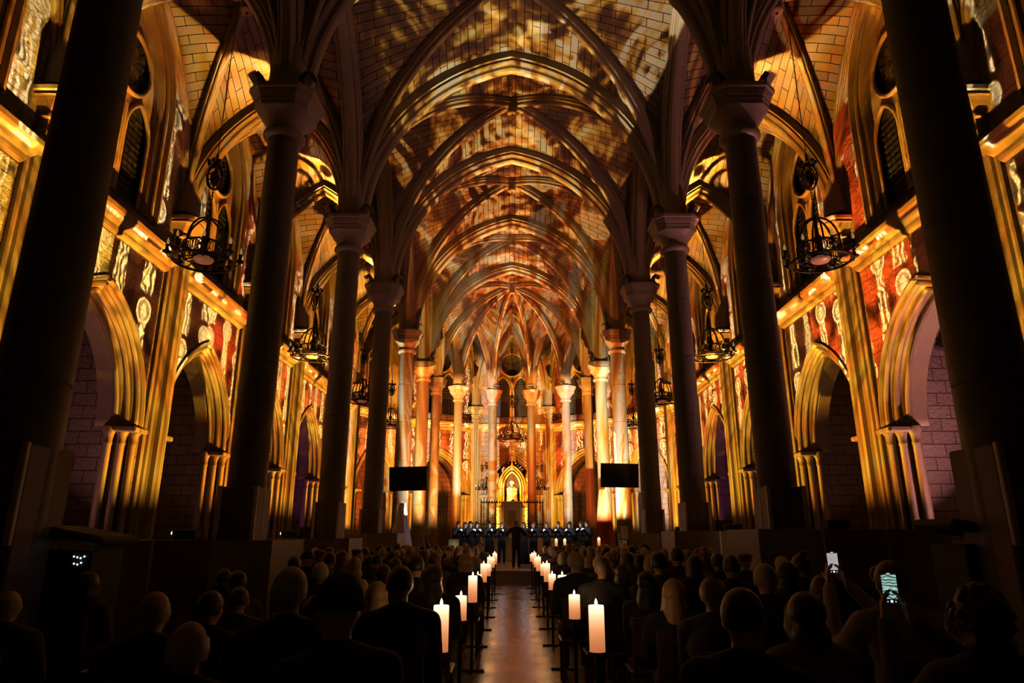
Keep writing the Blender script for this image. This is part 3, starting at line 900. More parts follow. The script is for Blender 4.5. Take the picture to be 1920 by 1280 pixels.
BOX_H = {-1: 1.46, 1: 1.64}
NEAR = [(0.0, (.015, .006, .001)), (.30, (.12, .045, .006)), (.58, (.62, .33, .04)), (.82, (1, .66, .12)), (1.0, (1, .93, .6))]
MIDS = [(0.0, (.03, .008, .002)), (.32, (.22, .05, .006)), (.60, (.75, .28, .03)), (.82, (1, .56, .08)), (1.0, (1, .82, .34))]
FAR = [(0.0, (.03, .015, .012)), (.30, (.32, .07, .015)), (.58, (.85, .30, .04)), (.80, (1, .62, .18)), (1.0, (1, .86, .50))]
REDV = [(0.0, (.02, .004, .001)), (.35, (.22, .03, .004)), (.65, (.65, .13, .015)), (.88, (1, .42, .06)), (1.0, (1, .75, .4))]
ordn = ['nearest', 'second', 'third', 'fourth', 'fifth', 'sixth']
WP = 3600.0
for i, y in enumerate(COL_Y):
    if i < 1: continue
    for sx in (-1, 1):
        side = 'left' if sx < 0 else 'right'
        zl = 1.95
        # wall picture from the aisle side of the foot
        d = 4.1
        rednear = i in (3, 4)
        bg = {-1: {1: (.3, .03, .005), 2: (.75, .40, .04), 3: (.05, .012, .003), 4: (.40, .035, .005), 5: (.6, .10, .01), 6: (.5, .10, .02)},
              1: {1: (.25, .03, .005), 2: (.05, .010, .003), 3: (.60, .06, .006), 4: (.10, .02, .004), 5: (.5, .06, .008), 6: (.5, .08, .01)}}[sx][i]
        half = 3.03
        pw = WP * (.10 if i == 1 else .75 if i == 2 else 1.0 if i < 6 else .9)
        wall_beam((sx*(WALL - d), y, zl), (sx, 0, 0), pw, seed=i*1.7 + (sx+1)*3.3, bg=bg, half=half, dist=d)
        # aisle vault
        vault_beam((sx*(WALL - d - .3), y + (.3 if i < 6 else 0), zl + .1), (sx*7.9, y - 3.2, 15.5), 9000 * (.25 if i == 1 else .5 if i == 2 else 1.0), i*2.1 + sx, REDV if i != 2 else NEAR, scale=4.6, size=95, clip=(15.0, 5.35 if sx > 0 else -11.5, 11.5 if sx > 0 else -5.35, COL_Y[i-1] - .2, y + .2))
        if i <= 4:
            put_projector((sx*6.05, y + .1, BOX_H[sx]), -sx*PI/2 * -1, 'small projector with bright lens on the %s %s column box' % (ordn[i-1], side))
# nave vault, two lamps to a bay, thrown back towards the camera
for i in range(2, len(COL_Y)):
    y = COL_Y[i]; yb = (COL_Y[i-1] + COL_Y[i]) / 2
    st = NEAR if i <= 3 else MIDS if i <= 5 else FAR
    for sx in (-1, 1):
        vault_beam((sx*3.9, y + (2.0 if i == 4 else .9), 1.9), (-sx*.2, yb + .2, 16.2), [0, 0, 16000, 30000, 34000, 36000, 36000][i], i*2.63 + sx*.7 + 4, st, scale=3.8, size=84, redden=.35 if i <= 4 else .7, clip=(15.5, -4.85 if sx > 0 else -1.3, 1.3 if sx > 0 else 4.85, COL_Y[i-1] - .1, y + .3))
# choir and apse: two strong projectors on the fourth pair of feet, cut off at head height
for sx in (-1, 1):
    o, nt, em, U, V = vault_beam((sx*3.95, 25.9, 2.3), (sx*.5, 44.6, 8.0), 85000, 40 + sx, [(0.0, (.30, .05, .008)), (.25, (.70, .17, .02)), (.48, (1, .45, .05)), (.75, (1, .75, .30)), (1.0, (1, .93, .68))], scale=6.5, size=150, figw=.15, soft=.03, choir=True, streak=.10, redden=.5)

# apse vault, thrown up from behind the altar, and the ambulatory walls
for sx in (-1, 1):
    vault_beam((sx*2.2, 43.2, 2.6), (-sx*.3, 39.5, 16.5), 26000, 60 + sx, [(0, (.05, .01, .003)), (.3, (.45, .06, .01)), (.58, (1, .28, .03)), (.8, (1, .60, .14)), (1, (1, .85, .5))], scale=3.6, size=95, clip=(15.0, -4.9, 4.9, 36.7, 45.5))
ap_ring = [(WALL, LAST)] + APSE_RESP + [(-WALL, LAST)]
for i in range(7):
    a, b = Vector((*ap_ring[i], 0)), Vector((*ap_ring[i+1], 0))
    mid_ = (a + b) / 2; nd = (Vector((APC[0], APC[1], 0)) - mid_).normalized(); t_ = (b - a).normalized()
    nd = (nd - t_ * nd.dot(t_)).normalized(); hw_ = (b - a).length / 2
    L = mid_ + nd * 4.0
    wall_beam((L.x, L.y, 1.6), -nd, 3600, seed=i*2.3 + 11, bg=[(.45, .04, .005), (.6, .12, .02)][i % 2], fg=(1, .6, .2), half=hw_, dist=4.0, fade=(1.8, 2.4), mid=True, sc=.93 if hw_ > 2.9 else .90)
# ================================================================== FURNITURE AND FITTINGS
# boxed column feet: panels fencing the projectors
def foot_box(cx, cy, w, dpt, h, side, lb, mats):
    r = empty('equipment_box', (cx, cy, 0), 0, lb, 'box', 'panelled boxes round the column feet')
    n = len(mats)
    for k, mt in enumerate(mats):
        x = -w/2 + w*(k + .5)/n
        MB().box((x, -dpt/2, h/2), (w/n - .012, .03, h), 0, .004).build('front_panel', M[mt], r)
        if k: MB().box((-w/2 + w*k/n, -dpt/2 - .02, h/2), (.035, .02, h)).build('joint_strip', M['trimlight'] if k == 1 and mats[0] != 'black' else M['panel_grey'], r)
    for s in (-1, 1):
        MB().box((s*w/2, 0, h/2), (.03, dpt, h), 0, .004).build('side_panel', M['black' if mats[0] == 'black' else 'panel_grey'], r)
    t = MB()
    # top board with a cut-out for the column foot
    t.box((0, -dpt/2 + .12, h - .02), (w, .24, .03)); t.box((0, dpt/2 - .12, h - .02), (w, .24, .03))
    for s in (-1, 1):
        t.box((s*(w/2 - .25), 0, h - .02), (.5, dpt - .48, .03))
    t.build('top_board', M['black'], r)
    return r
M['panel_grey2'] = plain('painted_panel_mid', (.16, .135, .12), .6, bump=.05, var=.08)
foot_box(-5.5, 12.55, 2.95, 1.7, BOX_H[-1], -1, 'large grey and brown panelled box at the foot of the second left column', ['panel_grey2', 'panel_brown', 'panel_grey'])
foot_box(5.75, 12.55, 3.2, 1.7, BOX_H[1], 1, 'large brown panelled box at the foot of the second right column', ['panel_grey', 'panel_brown', 'panel_grey2'])
foot_box(-5.35, 18.75, 2.3, 1.6, BOX_H[-1], -1, 'grey panelled box at the foot of the third left column', ['panel_grey2', 'panel_brown'])
foot_box(5.35, 18.75, 2.3, 1.6, BOX_H[1], 1, 'grey panelled box at the foot of the third right column', ['panel_brown', 'panel_grey2'])
foot_box(-4.95, 24.5, 2.1, 1.7, 1.6, -1, 'pale panelled box at the foot of the fourth left column beside the chancel', ['panel_grey', 'panel_grey2'])
foot_box(4.95, 24.5, 2.1, 1.7, 1.6, 1, 'pale panelled box at the foot of the fourth right column beside the chancel', ['panel_grey', 'panel_grey2'])
foot_box(-5.75, 6.75, 1.7, 1.5, 1.40, -1, 'black panelled box at the foot of the nearest left column', ['black', 'black'])
foot_box(5.95, 6.75, 1.7, 1.5, 1.45, 1, 'black panelled box at the foot of the nearest right column', ['black', 'black'])

# small floodlights standing on the column capitals
def flood_proto():
    r = empty('floodlight')
    MB().box((0, 0, .02), (.16, .16, .04), 0, .01).build('base_plate', M['black'], r)
    y = MB()
    for s in (-1, 1): y.box((s*.17, 0, .17), (.02, .05, .30))
    y.box((0, 0, .04), (.36, .05, .02)); y.build('yoke', M['black'], r)
    h = MB(); T = Matrix.Rotation(R(-35), 3, 'X')
    b = MB().box((0, 0, 0), (.34, .12, .26), 0, .02)
    h.add([T @ Vector(v) + Vector((0, 0, .26)) for v in b.v], b.f); h.build('lamp_head', M['black'], r)
    f = MB(); b = MB().box((0, .10, .16), (.36, .20, .015)); b2 = MB().box((0, .10, -.14), (.36, .20, .015))
    for q in (b, b2): f.add([T @ Vector(v) + Vector((0, 0, .26)) for v in q.v], q.f)
    f.build('barn_door', M['panel_grey'], r)
    return r
FL = flood_proto(); fu = False
for i, y in enumerate(COL_Y):
    if i < 2: continue
    for sx in (-1, 1):
        for inner in ((1, 0) if i < 5 else (1,)):
            side = 'left' if sx < 0 else 'right'
            x = sx*(NAVE - .48) if inner else sx*(NAVE + .48)
            lb = 'small black floodlight on the %s edge of the capital of the %s %s column' % ('nave' if inner else 'aisle', ordn[i-1], side)
            rz = (PI/2 if sx*(1 if inner else -1) > 0 else -PI/2)
            if not fu: fu = True; FL.location = (x, y - .38, CAPT); FL.rotation_euler = (0, 0, rz); tag(FL, lb, 'floodlight', 'floodlights on the capitals')
            else: copy_tree(FL, (x, y - .38, CAPT), rz, lb)
for i, (x, y) in enumerate(APSE_COLS):
    dx, dy = (APC[0]-x)/APR, (APC[1]-y)/APR
    px, py = -dy, dx
    copy_tree(FL, (x + dx*.36 + px*.1, y + dy*.36 + py*.1, .2 + CAPT), math.atan2(dy, dx) - PI/2, 'small floodlight on the apse column ' + an[i], group='floodlights on the apse capitals')

# chandeliers
M['bulb'] = plain('clear_bulb', (.6, .5, .35), .1, emit=(1, .6, .25), estr=.25)
M['bowl'] = plain('lamp_bowl', (.35, .2, .12), .4, emit=(1, .35, .12), estr=.12)
def chandelier_proto(chain_top, rad=.70):
    r = empty('chandelier')
    b = MB()
    ringp = lambda rr, z, n=32: [(rr*math.cos(2*PI*i/n), rr*math.sin(2*PI*i/n), z) for i in range(n)]
    b.tube(ringp(rad, 0), .035, 6, closed=True)
    b.tube(ringp(rad*.72, .10), .02, 6, closed=True)
    b.tube(ringp(rad*.72, .42), .025, 6, closed=True)
    b.build('ring', M['iron'], r)
    s = MB()
    for k in range(24):
        a = 2*PI*k/24
        x, y = rad*.72*math.cos(a), rad*.72*math.sin(a)
        t = (-math.sin(a), math.cos(a))
        s.tube([(x + t[0]*.07*math.cos(q*PI/5), y + t[1]*.07*math.cos(q*PI/5), .26 + .13*math.sin(q*PI/5)) for q in range(10)], .012, 4, closed=True)
        s.tube([(x, y, .1), (x, y, .42)], .010, 4)
    s.build('scrollwork', M['iron'], r)
    for k in range(8):
        a = 2*PI*(k + .5)/8; c_, s_ = math.cos(a), math.sin(a)
        m = MB()
        m.tube([(rad*.3*c_, rad*.3*s_, .10), (rad*.7*c_, rad*.7*s_, -.03), (rad*1.0*c_, rad*1.0*s_, -.02), (rad*1.14*c_, rad*1.14*s_, .03), (rad*1.18*c_, rad*1.18*s_, .12)], .018, 5)
        m.lathe([(.02, .08), (.10, .12), (.11, .15), (.05, .17), (.035, .28), (.06, .30), (.025, .33)], (rad*1.18*c_, rad*1.18*s_, 0), 8)
        arm = m.build('candle_arm', M['iron'], r)
        MB().lathe([(.012, .32), (.035, .38), (.03, .43), (.006, .50)], (rad*1.18*c_, rad*1.18*s_, 0), 8).build('bulb', M['bulb'], arm)
    h = MB()
    for k in range(3):
        a = PI*k/3
        pts = [(rad*.72*math.cos(q)*math.cos(a), rad*.72*math.cos(q)*math.sin(a), .42 + .75*math.sin(q)) for q in [PI*j/12 for j in range(13)]]
        h.tube(pts, .026, 5)
    h.build('hoop', M['iron'], r)
    MB().lathe([(.02, -.02), (.20, .0), (.24, .05), (.22, .10)], n=18).build('lamp_bowl', M['bowl'], r)
    p = MB().lathe([(.02, .1), (.28, .12), (.28, .16), (.05, .22), (.05, .5), (.12, .6), (.05, .7), (.04, 1.15), (.08, 1.2), (.03, 1.25)], n=12)
    p.build('stem', M['iron'], r)
    c = MB()
    z = 1.25; k = 0
    while z < 2.0:
        pts = [((.03*math.cos(q*PI/4)) if k % 2 else 0, 0 if k % 2 else (.03*math.cos(q*PI/4)), z + .05 + .06*math.sin(q*PI/4)) for q in range(8)]
        c.tube(pts, .010, 4, closed=True); z += .09; k += 1
    c.build('chain', M['iron'], r)
    o = MB()
    for k in range(6):
        a = 2*PI*k/6
        o.tube([(.20*math.sin(q)*math.cos(a), .20*math.sin(q)*math.sin(a), 2.32 - .34*math.cos(q)) for q in [PI*j/10 for j in range(11)]], .022, 5)
    o.tube(ringp(.2, 2.32, 16), .02, 5, closed=True); o.ell((0, 0, 2.3), (.12, .12, .22), 10, 8)
    for k in range(8):
        a = 2*PI*k/8
        o.ell((.19*math.cos(a), .19*math.sin(a), 2.72), (.05, .05, .06), 6, 5)
    o.lathe([(.04, 2.6), (.1, 2.68), (.04, 2.8), (.03, 3.0)], n=8)
    o.build('counterweight', M['iron'], r)
    MB().tube([(0, 0, 2.6), (0, 0, chain_top)], .012, 5).build('cable', M['iron'], r)
    return r
def recable(root, top):
    for c in root.children:
        if c.name.startswith('cable'):
            nm = MB().tube([(0, 0, 2.6), (0, 0, top)], .012, 5).build('cable_run', M['iron'])
            c.data = nm.data; bpy.data.objects.remove(nm)
    return root
ch = chandelier_proto(9.0)
CHZ = 8.0
spots = [(15.3, 'nearest'), (24.6, 'second'), (33.4, 'third'), (41.6, 'farthest')]
first = True
for y, w in spots:
    for sx in (-1, 1):
        side = 'left' if sx < 0 else 'right'
        lb = 'black wrought iron ring chandelier hanging in the %s aisle, %s of the four' % (side, w)
        x = sx*7.6
        if first: first = False; ch.location = (x, y, CHZ); tag(ch, lb, 'chandelier', 'wrought iron chandeliers of the aisles')
        else: copy_tree(ch, (x, y, CHZ), rnd.random(), lb)
recable(copy_tree(ch, (0, APC[1], 7.0), .3, 'black wrought iron chandelier hanging in front of the altar on a long cable', group='chandelier of the apse'), 10.1)
for sx in (-1, 1):
    a = ring(90 - sx*15.6, 7.9)
    recable(copy_tree(ch, (a[0], a[1], 4.6), .1, 'small iron chandelier hanging low in the ambulatory to the %s of the statue' % ('left' if sx < 0 else 'right'), group='chandeliers of the ambulatory'), 20.0).scale = (.55, .55, .62)

# television screens
M['screen'] = plain('dark_screen', (.008, .008, .01), .08)
def tv(loc, rz, tilt, lb):
    r = empty('television', loc, rz, lb, 'television', 'screens on the fourth columns')
    T = Matrix.Rotation(tilt, 3, 'X')
    for nm, mt, b in (('bezel', 'black', MB().box((0, 0, 0), (1.42, .06, .84), 0, .01)), ('screen', 'screen', MB().box((0, -.034, 0), (1.36, .006, .78)))):
        q = MB(); q.add([T @ Vector(v) for v in b.v], b.f); q.build(nm, M[mt], r)
    MB().box((0, .22, -.02), (.10, .40, .10)).build('bracket', M['black'], r)
tv(at(765, 897, 24.2), R(-14), R(6), 'black flat screen television mounted beside the fourth left column')
tv(at(1162, 891, 24.2), R(12), R(6), 'black flat screen television mounted beside the fourth right column')

# candles on stands along the aisle
def wax_mat(h, name):
    m, nt, b = newmat(name)
    tc = N(nt, 'ShaderNodeTexCoord'); sp = N(nt, 'ShaderNodeSeparateXYZ'); nt.links.new(tc.outputs['Generated'], sp.inputs[0])
    b.inputs['Base Color'].default_value = (.85, .65, .45, 1); b.inputs['Roughness'].default_value = .5
    # a lamp inside the hollow wax makes it glow, strongest near the wick
    c = ramp(nt, sp.outputs[2], [(0, (.8, .22, .07)), (.45, (1, .38, .14)), (.8, (1, .66, .36)), (1, (1, .85, .58))])
    nt.links.new(c, b.inputs['Emission Color'])
    s = math_n(nt, 'MULTIPLY_ADD', math_n(nt, 'POWER', sp.outputs[2], 2.0), 1.0, .68)
    nt.links.new(s, b.inputs['Emission Strength'])
    return m
M['wax'] = wax_mat(.3, 'glowing_wax')
M['flame'] = plain('flame', (1, .8, .4), .4, emit=(1, .62, .2), estr=9)
def candle_proto(h, r=.055):
    root = MB().lathe([(r*.97, 0), (r, .006), (r, h - .012), (r*.95, h - .002), (r*.86, h - .004), (r*.3, h - .012)], n=28).build('pillar_candle', M['wax'])
    MB().lathe([(.004, h - .014), (.009, h + .006), (.011, h + .016), (.007, h + .030), (.001, h + .044)], n=8).build('flame', M['flame'], root)
    return root
def stand_proto(h):
    r = empty('candle_stand')
    b = MB()
    b.box((0, 0, .012), (.30, .035, .022)); b.box((0, 0, .012), (.035, .30, .022)); b.build('foot', M['iron'], r)
    MB().box((0, 0, h/2), (.035, .035, h - .02)).build('post', M['iron'], r)
    MB().lathe([(.064, h - .012), (.066, h)], n=20).build('plate', M['iron'], r)
    return r
SH = .765
stp = stand_proto(SH); tall = candle_proto(.305); short = candle_proto(.222)
cu = {'s': False, 't': False, 'h': False}
od = ['nearest', 'second', 'third', 'fourth', 'fifth', 'sixth', 'seventh', 'eighth', 'ninth', 'tenth', 'eleventh']
def put(p, key, loc, rz, lb, cat, group):
    if not cu[key]:
        cu[key] = True; p.location = loc; p.rotation_euler = (0, 0, rz); return tag(p, lb, cat, group)
    return copy_tree(p, loc, rz, lb, group=group)
def candle_light(loc, p):
    l = bpy.data.lights.new('candle_light', 'POINT'); l.energy = p; l.color = (1, .50, .2); l.shadow_soft_size = .05
    o = bpy.data.objects.new('candle_light', l); COL.objects.link(o); o.location = loc
for sx, xx in ((-1, -.49), (1, .61)):
    side = 'left' if sx < 0 else 'right'
    for k in range(10):
        y = 5.1 + 1.78*k
        if sx > 0 and k: y += .12
        x = xx + .012*((k*7) % 3 - 1)
        t = k % 2 == 0
        put(stp, 's', (x, y, 0), 0, 'black metal candle stand, %s on the %s side of the centre aisle' % (od[k], side), 'candle stand', 'candle stands along the aisle')
        if t: put(tall, 't', (x, y, SH), 0, 'tall lit pillar candle on the %s stand of the %s aisle row' % (od[k], side), 'candle', 'pillar candles along the aisle')
        else: put(short, 'h', (x, y, SH), 0, 'short lit pillar candle on the %s stand of the %s aisle row' % (od[k], side), 'candle', 'pillar candles along the aisle')
        candle_light((x, y, SH + .40 - (0 if t else .08)), 1.1)
# candles further off
for (px, py, D, lb) in ((515, 1045, 15.2, 'lit candle on a pedestal by the left aisle wall'), (802, 1031, 23.5, 'lit candle at the left front, before the pale robe'), (818, 1034, 23.9, 'small lit candle second from the left at the chancel'), (851, 1034, 24.0, 'small lit candle left of the choir'),
        (1043, 1018, 25.2, 'lit candle in front of the right half of the choir'), (1059, 1018, 25.6, 'small lit candle behind the right half of the choir'), (1123, 1016, 24.2, 'lit candle right of the choir by the white notice'), (1393, 1031, 17.2, 'lit candle by the right aisle arch beside the poster')):
    p = at(px, py, D)
    sc = 1.0
    base = p.z - .12
    s = copy_tree(stp, (p.x, p.y, 0), 0, 'black stand under the ' + lb, group='candle stands of the sides and chancel'); s.scale = (1, 1, base / SH)
    c = copy_tree(tall, (p.x, p.y, base), 0, lb, group='candles of the sides and chancel'); c.scale = (.9, .9, .85)
    candle_light((p.x, p.y, base + .34), 1.5)

# altar, tabernacle, grilles, statue with its niche
al = empty('altar', (-.15, 33.2, .4), 0, 'long pale stone altar table behind the choir', 'altar')
MB().box((0, 0, 1.03), (3.0, .9, .10), 0, .015).build('table_top', M['white_stone'], al)
MB().box((0, 0, .49), (2.4, .7, .98), 0, .02).build('base', M['white_stone'], al)
TY = 38.2
tb = empty('tabernacle', (.0, TY, 1.36), 0, 'pale square stone tabernacle pillar between the two black grilles', 'tabernacle')
MB().box((0, 0, .95), (.98, .7, 1.9), 0, .02).build('pillar', M['white_stone'], tb)
dr = MB().box((0, -.36, 1.05), (.46, .03, .80), 0, .005).build('door', M['gold'], tb)
MB().box((0, -.362, 1.5), (.5, .05, .05)).build('lintel', M['white_stone'], tb)
MB().box((0, 0, 1.93), (1.08, .8, .06), 0, .01).build('cap', M['white_stone'], tb)
for sx in (-1, 1):
    g = empty('iron_grille', (sx*1.12, TY, 1.36), 0, 'black wrought iron grille with lattice, %s of the stone tabernacle' % ('left' if sx < 0 else 'right'), 'grille', 'altar grilles')
    f = MB(); W_, H_ = 1.16, 1.9
    for z in (.03, .75, H_): f.box((0, 0, z), (W_, .05, .05))
    for x in (-W_/2, -W_/6, W_/6, W_/2): f.box((x, 0, H_/2), (.045, .05, H_))
    f.build('frame', M['iron'], g)
    l = MB()
    for k in range(-8, 9):
        for s in (-1, 1):
            pts = []
            x0 = k * .145
            a, b = (x0, .05), (x0 + s*1.85, H_)
            # clip to width
            def px_(t): return (a[0] + (b[0]-a[0])*t, a[1] + (b[1]-a[1])*t)
            ts = [t/40 for t in range(41) if abs(px_(t/40)[0]) <= W_/2]
            if len(ts) > 1: l.tube([(px_(ts[0])[0], 0, px_(ts[0])[1]), (px_(ts[-1])[0], 0, px_(ts[-1])[1])], .013, 4)
    l.build('lattice', M['iron'], g)
    c = MB()
    for k in range(9): c.lathe([(.03, H_), (.04, H_ + .05), (.0, H_ + .14)], (-W_/2 + W_*k/8, 0, 0), 6)
    c.build('cresting', M['iron'], g)
cr = empty('altar_cross', (.05, TY, 3.32), 0, 'thin dark standing cross on top of the tabernacle', 'cross')
MB().lathe([(.16, 0), (.12, .05), (.04, .09), (.03, .14)], n=12).build('foot', M['iron'], cr)
b = MB(); b.box((0, 0, .55), (.035, .035, .9)); b.box((0, 0, .78), (.36, .035, .035)); b.build('cross', M['iron'], cr)
# reredos niche at the head of the ambulatory
ny = APC[1] + APO * math.cos(R(15.6)) - 1.6
rr_ = empty('reredos', (0, ny, .4), 0, 'gilded pointed niche framing the statue under the centre chapel arch', 'reredos')
MB().box((0, .1, 1.5), (3.3, .8, 3.0), 0, .02).build('pedestal', M['white_stone'], rr_)
fm = MB()
for o_ in (0, .18, .34):
    ap = arc_pts(.62 + o_, 1.1 + o_*1.3, 0, 10)
    a_ = .62 + o_
    pts = [(-a_, -.3 + o_*.4, 3.0)] + [(-a_ + s, -.3 + o_*.4, 4.4 + z) for s, z in ap] + [(a_ - s, -.3 + o_*.4, 4.4 + z) for s, z in reversed(ap[:-1])] + [(a_, -.3 + o_*.4, 3.0)]
    fm.tube(pts, .075, 8)
fm.build('niche_frame', M['gold'], rr_)
MB().box((0, .35, 4.2), (1.3, .06, 2.5)).build('niche_back', M['iron'], rr_)
fn = MB()
for s in (-1, 1):
    for x in (1.12, 1.42):
        fn.lathe([(.09, 3.0), (.09, 4.9), (.13, 4.95), (.11, 5.05), (.02, 5.8)], (s*x, -.1, 0), 8)
    fn.lathe([(.22, 3.0), (.2, 3.3), (.17, 3.9), (.19, 4.3), (.10, 4.5), (.11, 4.62), (.0, 4.75)], (s*.85 + s*.42, -.25, 0), 10)
fn.lathe([(.10, 5.6), (.14, 5.75), (.05, 6.1), (.01, 6.6)], (0, -.2, 0), 8)
fn.build('pinnacle', M['gold'], rr_)
M['marble_warm'] = plain('statue_stone', (.75, .6, .42), .45)
stt = MB()
stt.lathe([(.40, 0), (.42, .25), (.38, .7), (.34, 1.05), (.33, 1.25), (.27, 1.42), (.11, 1.5), (.10, 1.56)], n=24)
stt.ell((0, 0, 1.68), (.12, .135, .16))
stt.capsule((-.30, -.05, 1.28), .10, (-.28, -.28, .98), .08); stt.capsule((.30, -.05, 1.28), .10, (.28, -.28, .98), .08)
stt.capsule((-.28, -.28, .98), .08, (0, -.36, 1.05), .05); stt.capsule((.28, -.28, .98), .08, (0, -.36, 1.05), .05)
for k in range(9):
    a = -PI*k/8
    stt.capsule((.38*math.cos(a), .36*math.sin(a), .05), .06, (.26*math.cos(a), .24*math.sin(a), 1.2), .03, 6)
so_ = stt.build('statue', M['marble_warm']); so_.location = (0, ny - .05, 3.4)
tag(so_, 'pale robed statue standing in the gilded niche behind the altar', 'statue')
MB().lathe([(.13, 1.62), (.19, 1.72), (.17, 1.84), (.06, 1.88)], n=16).build('hood', M['marble_warm'], so_)

# standing lectern signs, posters, robe, stands
def board(px0, py0, px1, py1, D, name, mat, frame, lb, cat, rz=0.0):
    a = at(px0, py0, D); b = at(px1, py1, D)
    w = abs(b.x - a.x); h = abs(a.z - b.z)
    r = empty(name, ((a.x + b.x)/2, D, min(a.z, b.z)), rz, lb, cat)
    MB().box((0, 0, h/2), (w, .04, h), 0, .008).build('frame', M[frame], r)
    MB().box((0, -.023, h/2), (w*.86, .008, h*.90)).build('sheet', M[mat], r)
    if min(a.z, b.z) > .1:
        l = MB()
        for s in (-.35, .35): l.tube([(s*w, .02, 0), (s*w, .06, -min(a.z, b.z))], .015, 6)
        l.build('leg', M['iron'], r)
    return r
M['poster'] = plain('dim_poster', (.05, .05, .07), .3, scale=5, var=.9)
M['paper'] = plain('notice_paper', (.75, .72, .68), .6, var=.05)
M['bluecloth'] = plain('blue_grey_cloth', (.10, .16, .22), .8, bump=.2)
board(563, 988, 598, 1052, 19.6, 'poster_board', 'poster', 'black', 'tall dark framed poster standing in the left aisle between the boxes', 'poster')
board(1340, 975, 1378, 1036, 19.6, 'poster_board', 'poster', 'black', 'tall dark framed poster standing in the right aisle before the arch', 'poster')
board(1161, 984, 1180, 1012, 23.6, 'notice_board', 'paper', 'black', 'white notice in a black frame right of the choir', 'notice')
board(840, 1010, 862, 1030, 24.2, 'lectern_front', 'bluecloth', 'black', 'blue-grey cloth draped on a lectern left of the choir', 'lectern')
board(1067, 1014, 1098, 1030, 24.2, 'lectern_front', 'bluecloth', 'black', 'blue-grey cloth draped on a stand in front of the right singers', 'lectern')
def drape(px, D, z0, z1, w0, w1, mat, name, lb, cat):
    mb = MB(); n = 28
    prof = [(w1, z1), (w1*1.1, z1 - .15), (lerp(w1, w0, .4), lerp(z1, z0, .4)), (lerp(w1, w0, .75), lerp(z1, z0, .75)), (w0, z0)]
    vs = []
    for r_, z in prof:
        for i in range(n):
            a = 2*PI*i/n; q = 1 + .18*math.sin(7*a + z*2) * (1 if z < z1 - .1 else .2)
            vs.append((r_*q*math.cos(a), r_*q*math.sin(a), z))
    mb.add(vs, [(k*n+i, k*n+(i+1) % n, k*n+n+(i+1) % n, k*n+n+i) for k in range(len(prof)-1) for i in range(n)], True)
    o = mb.build(name, M[mat]); p = at(px, 900, D); o.location = (p.x, D, 0); return tag(o, lb, cat)
M['palecloth'] = plain('pale_satin', (.65, .62, .85), .4, bump=.1)
M['redcloth'] = plain('red_banner', (.30, .04, .015), .7, scale=3, var=.8)
drape(757, 26.3, .0, 2.7, .55, .12, 'palecloth', 'draped_cloth', 'pale lilac satin cloth hanging in a tall cone left of the choir', 'cloth')
drape(1130, 32.5, .4, 3.6, .45, .2, 'redcloth', 'draped_banner', 'red and gold banner hanging beside the right lit column', 'banner')

# loudspeakers in the side chapels, cabinets at both edges
def speaker(loc, rz, lb):
    r = empty('loudspeaker', loc, rz, lb, 'loudspeaker', 'loudspeakers on the chapel walls')
    T = Matrix.Rotation(R(25), 3, 'X')
    for nm, mt, b in (('cabinet', 'black', MB().box((0, 0, 0), (.30, .26, .55), 0, .02)), ('grille', 'panel_grey', MB().box((0, -.135, 0), (.25, .01, .49)))):
        q = MB(); q.add([T @ Vector(v) for v in b.v], b.f); q.build(nm, M[mt], r)
    MB().tube([(0, .08, 0), (0, .32, .1)], .025, 6).build('bracket', M['black'], r)
pR = at(1748, 655, 12.0)
speaker((11.6, 17.3, 6.6), R(60), 'small black loudspeaker on a bracket high in the pink lit chapel on the right')
speaker((-11.2, 21.2, 3.3), R(-60), 'small flat loudspeaker on a bracket in the dark chapel on the left')
speaker((11.2, 21.6, 3.3), R(60), 'small flat loudspeaker on a bracket in the dark chapel on the right')
def cabinet(loc, rz, w, d, h, lb, leds):
    r = empty('mixing_desk', loc, rz, lb, 'equipment rack')
    MB().box((0, 0, h/2), (w, d, h), 0, .02).build('cabinet', M['black'], r)
    t = MB(); b = MB().box((0, 0, 0), (w*1.5, d*1.2, .10), 0, .03); T = Matrix.Rotation(R(10), 3, 'Y')
    t.add([T @ Vector(v) + Vector((0, 0, h + .14)) for v in b.v], b.f); t.build('lid', M['black'], r)
    l = MB()
    for (x, z) in leds: l.ell((x, -d/2 - .004, z), (.008, .006, .008), 8, 5)
    l.build('indicator_light', M['led'], r)
M['led'] = plain('white_led', (.8, .9, 1), .3, emit=(.75, .88, 1), estr=5)
cabinet((-4.45, 7.35, 0), 0, .46, .6, 1.40, 'tall black equipment rack with small white lights by the nearest left box', [(.06 + .035*(i % 4) + .012*(i//4), 1.34 - .06*(i//4) - .008*(i % 3)) for i in range(7)])
cabinet((4.78, 7.3, 0), 0, .50, .6, 1.46, 'tall black equipment rack by the nearest right box', [(.05 + .06*i, 1.42 + .02*i) for i in range(3)])

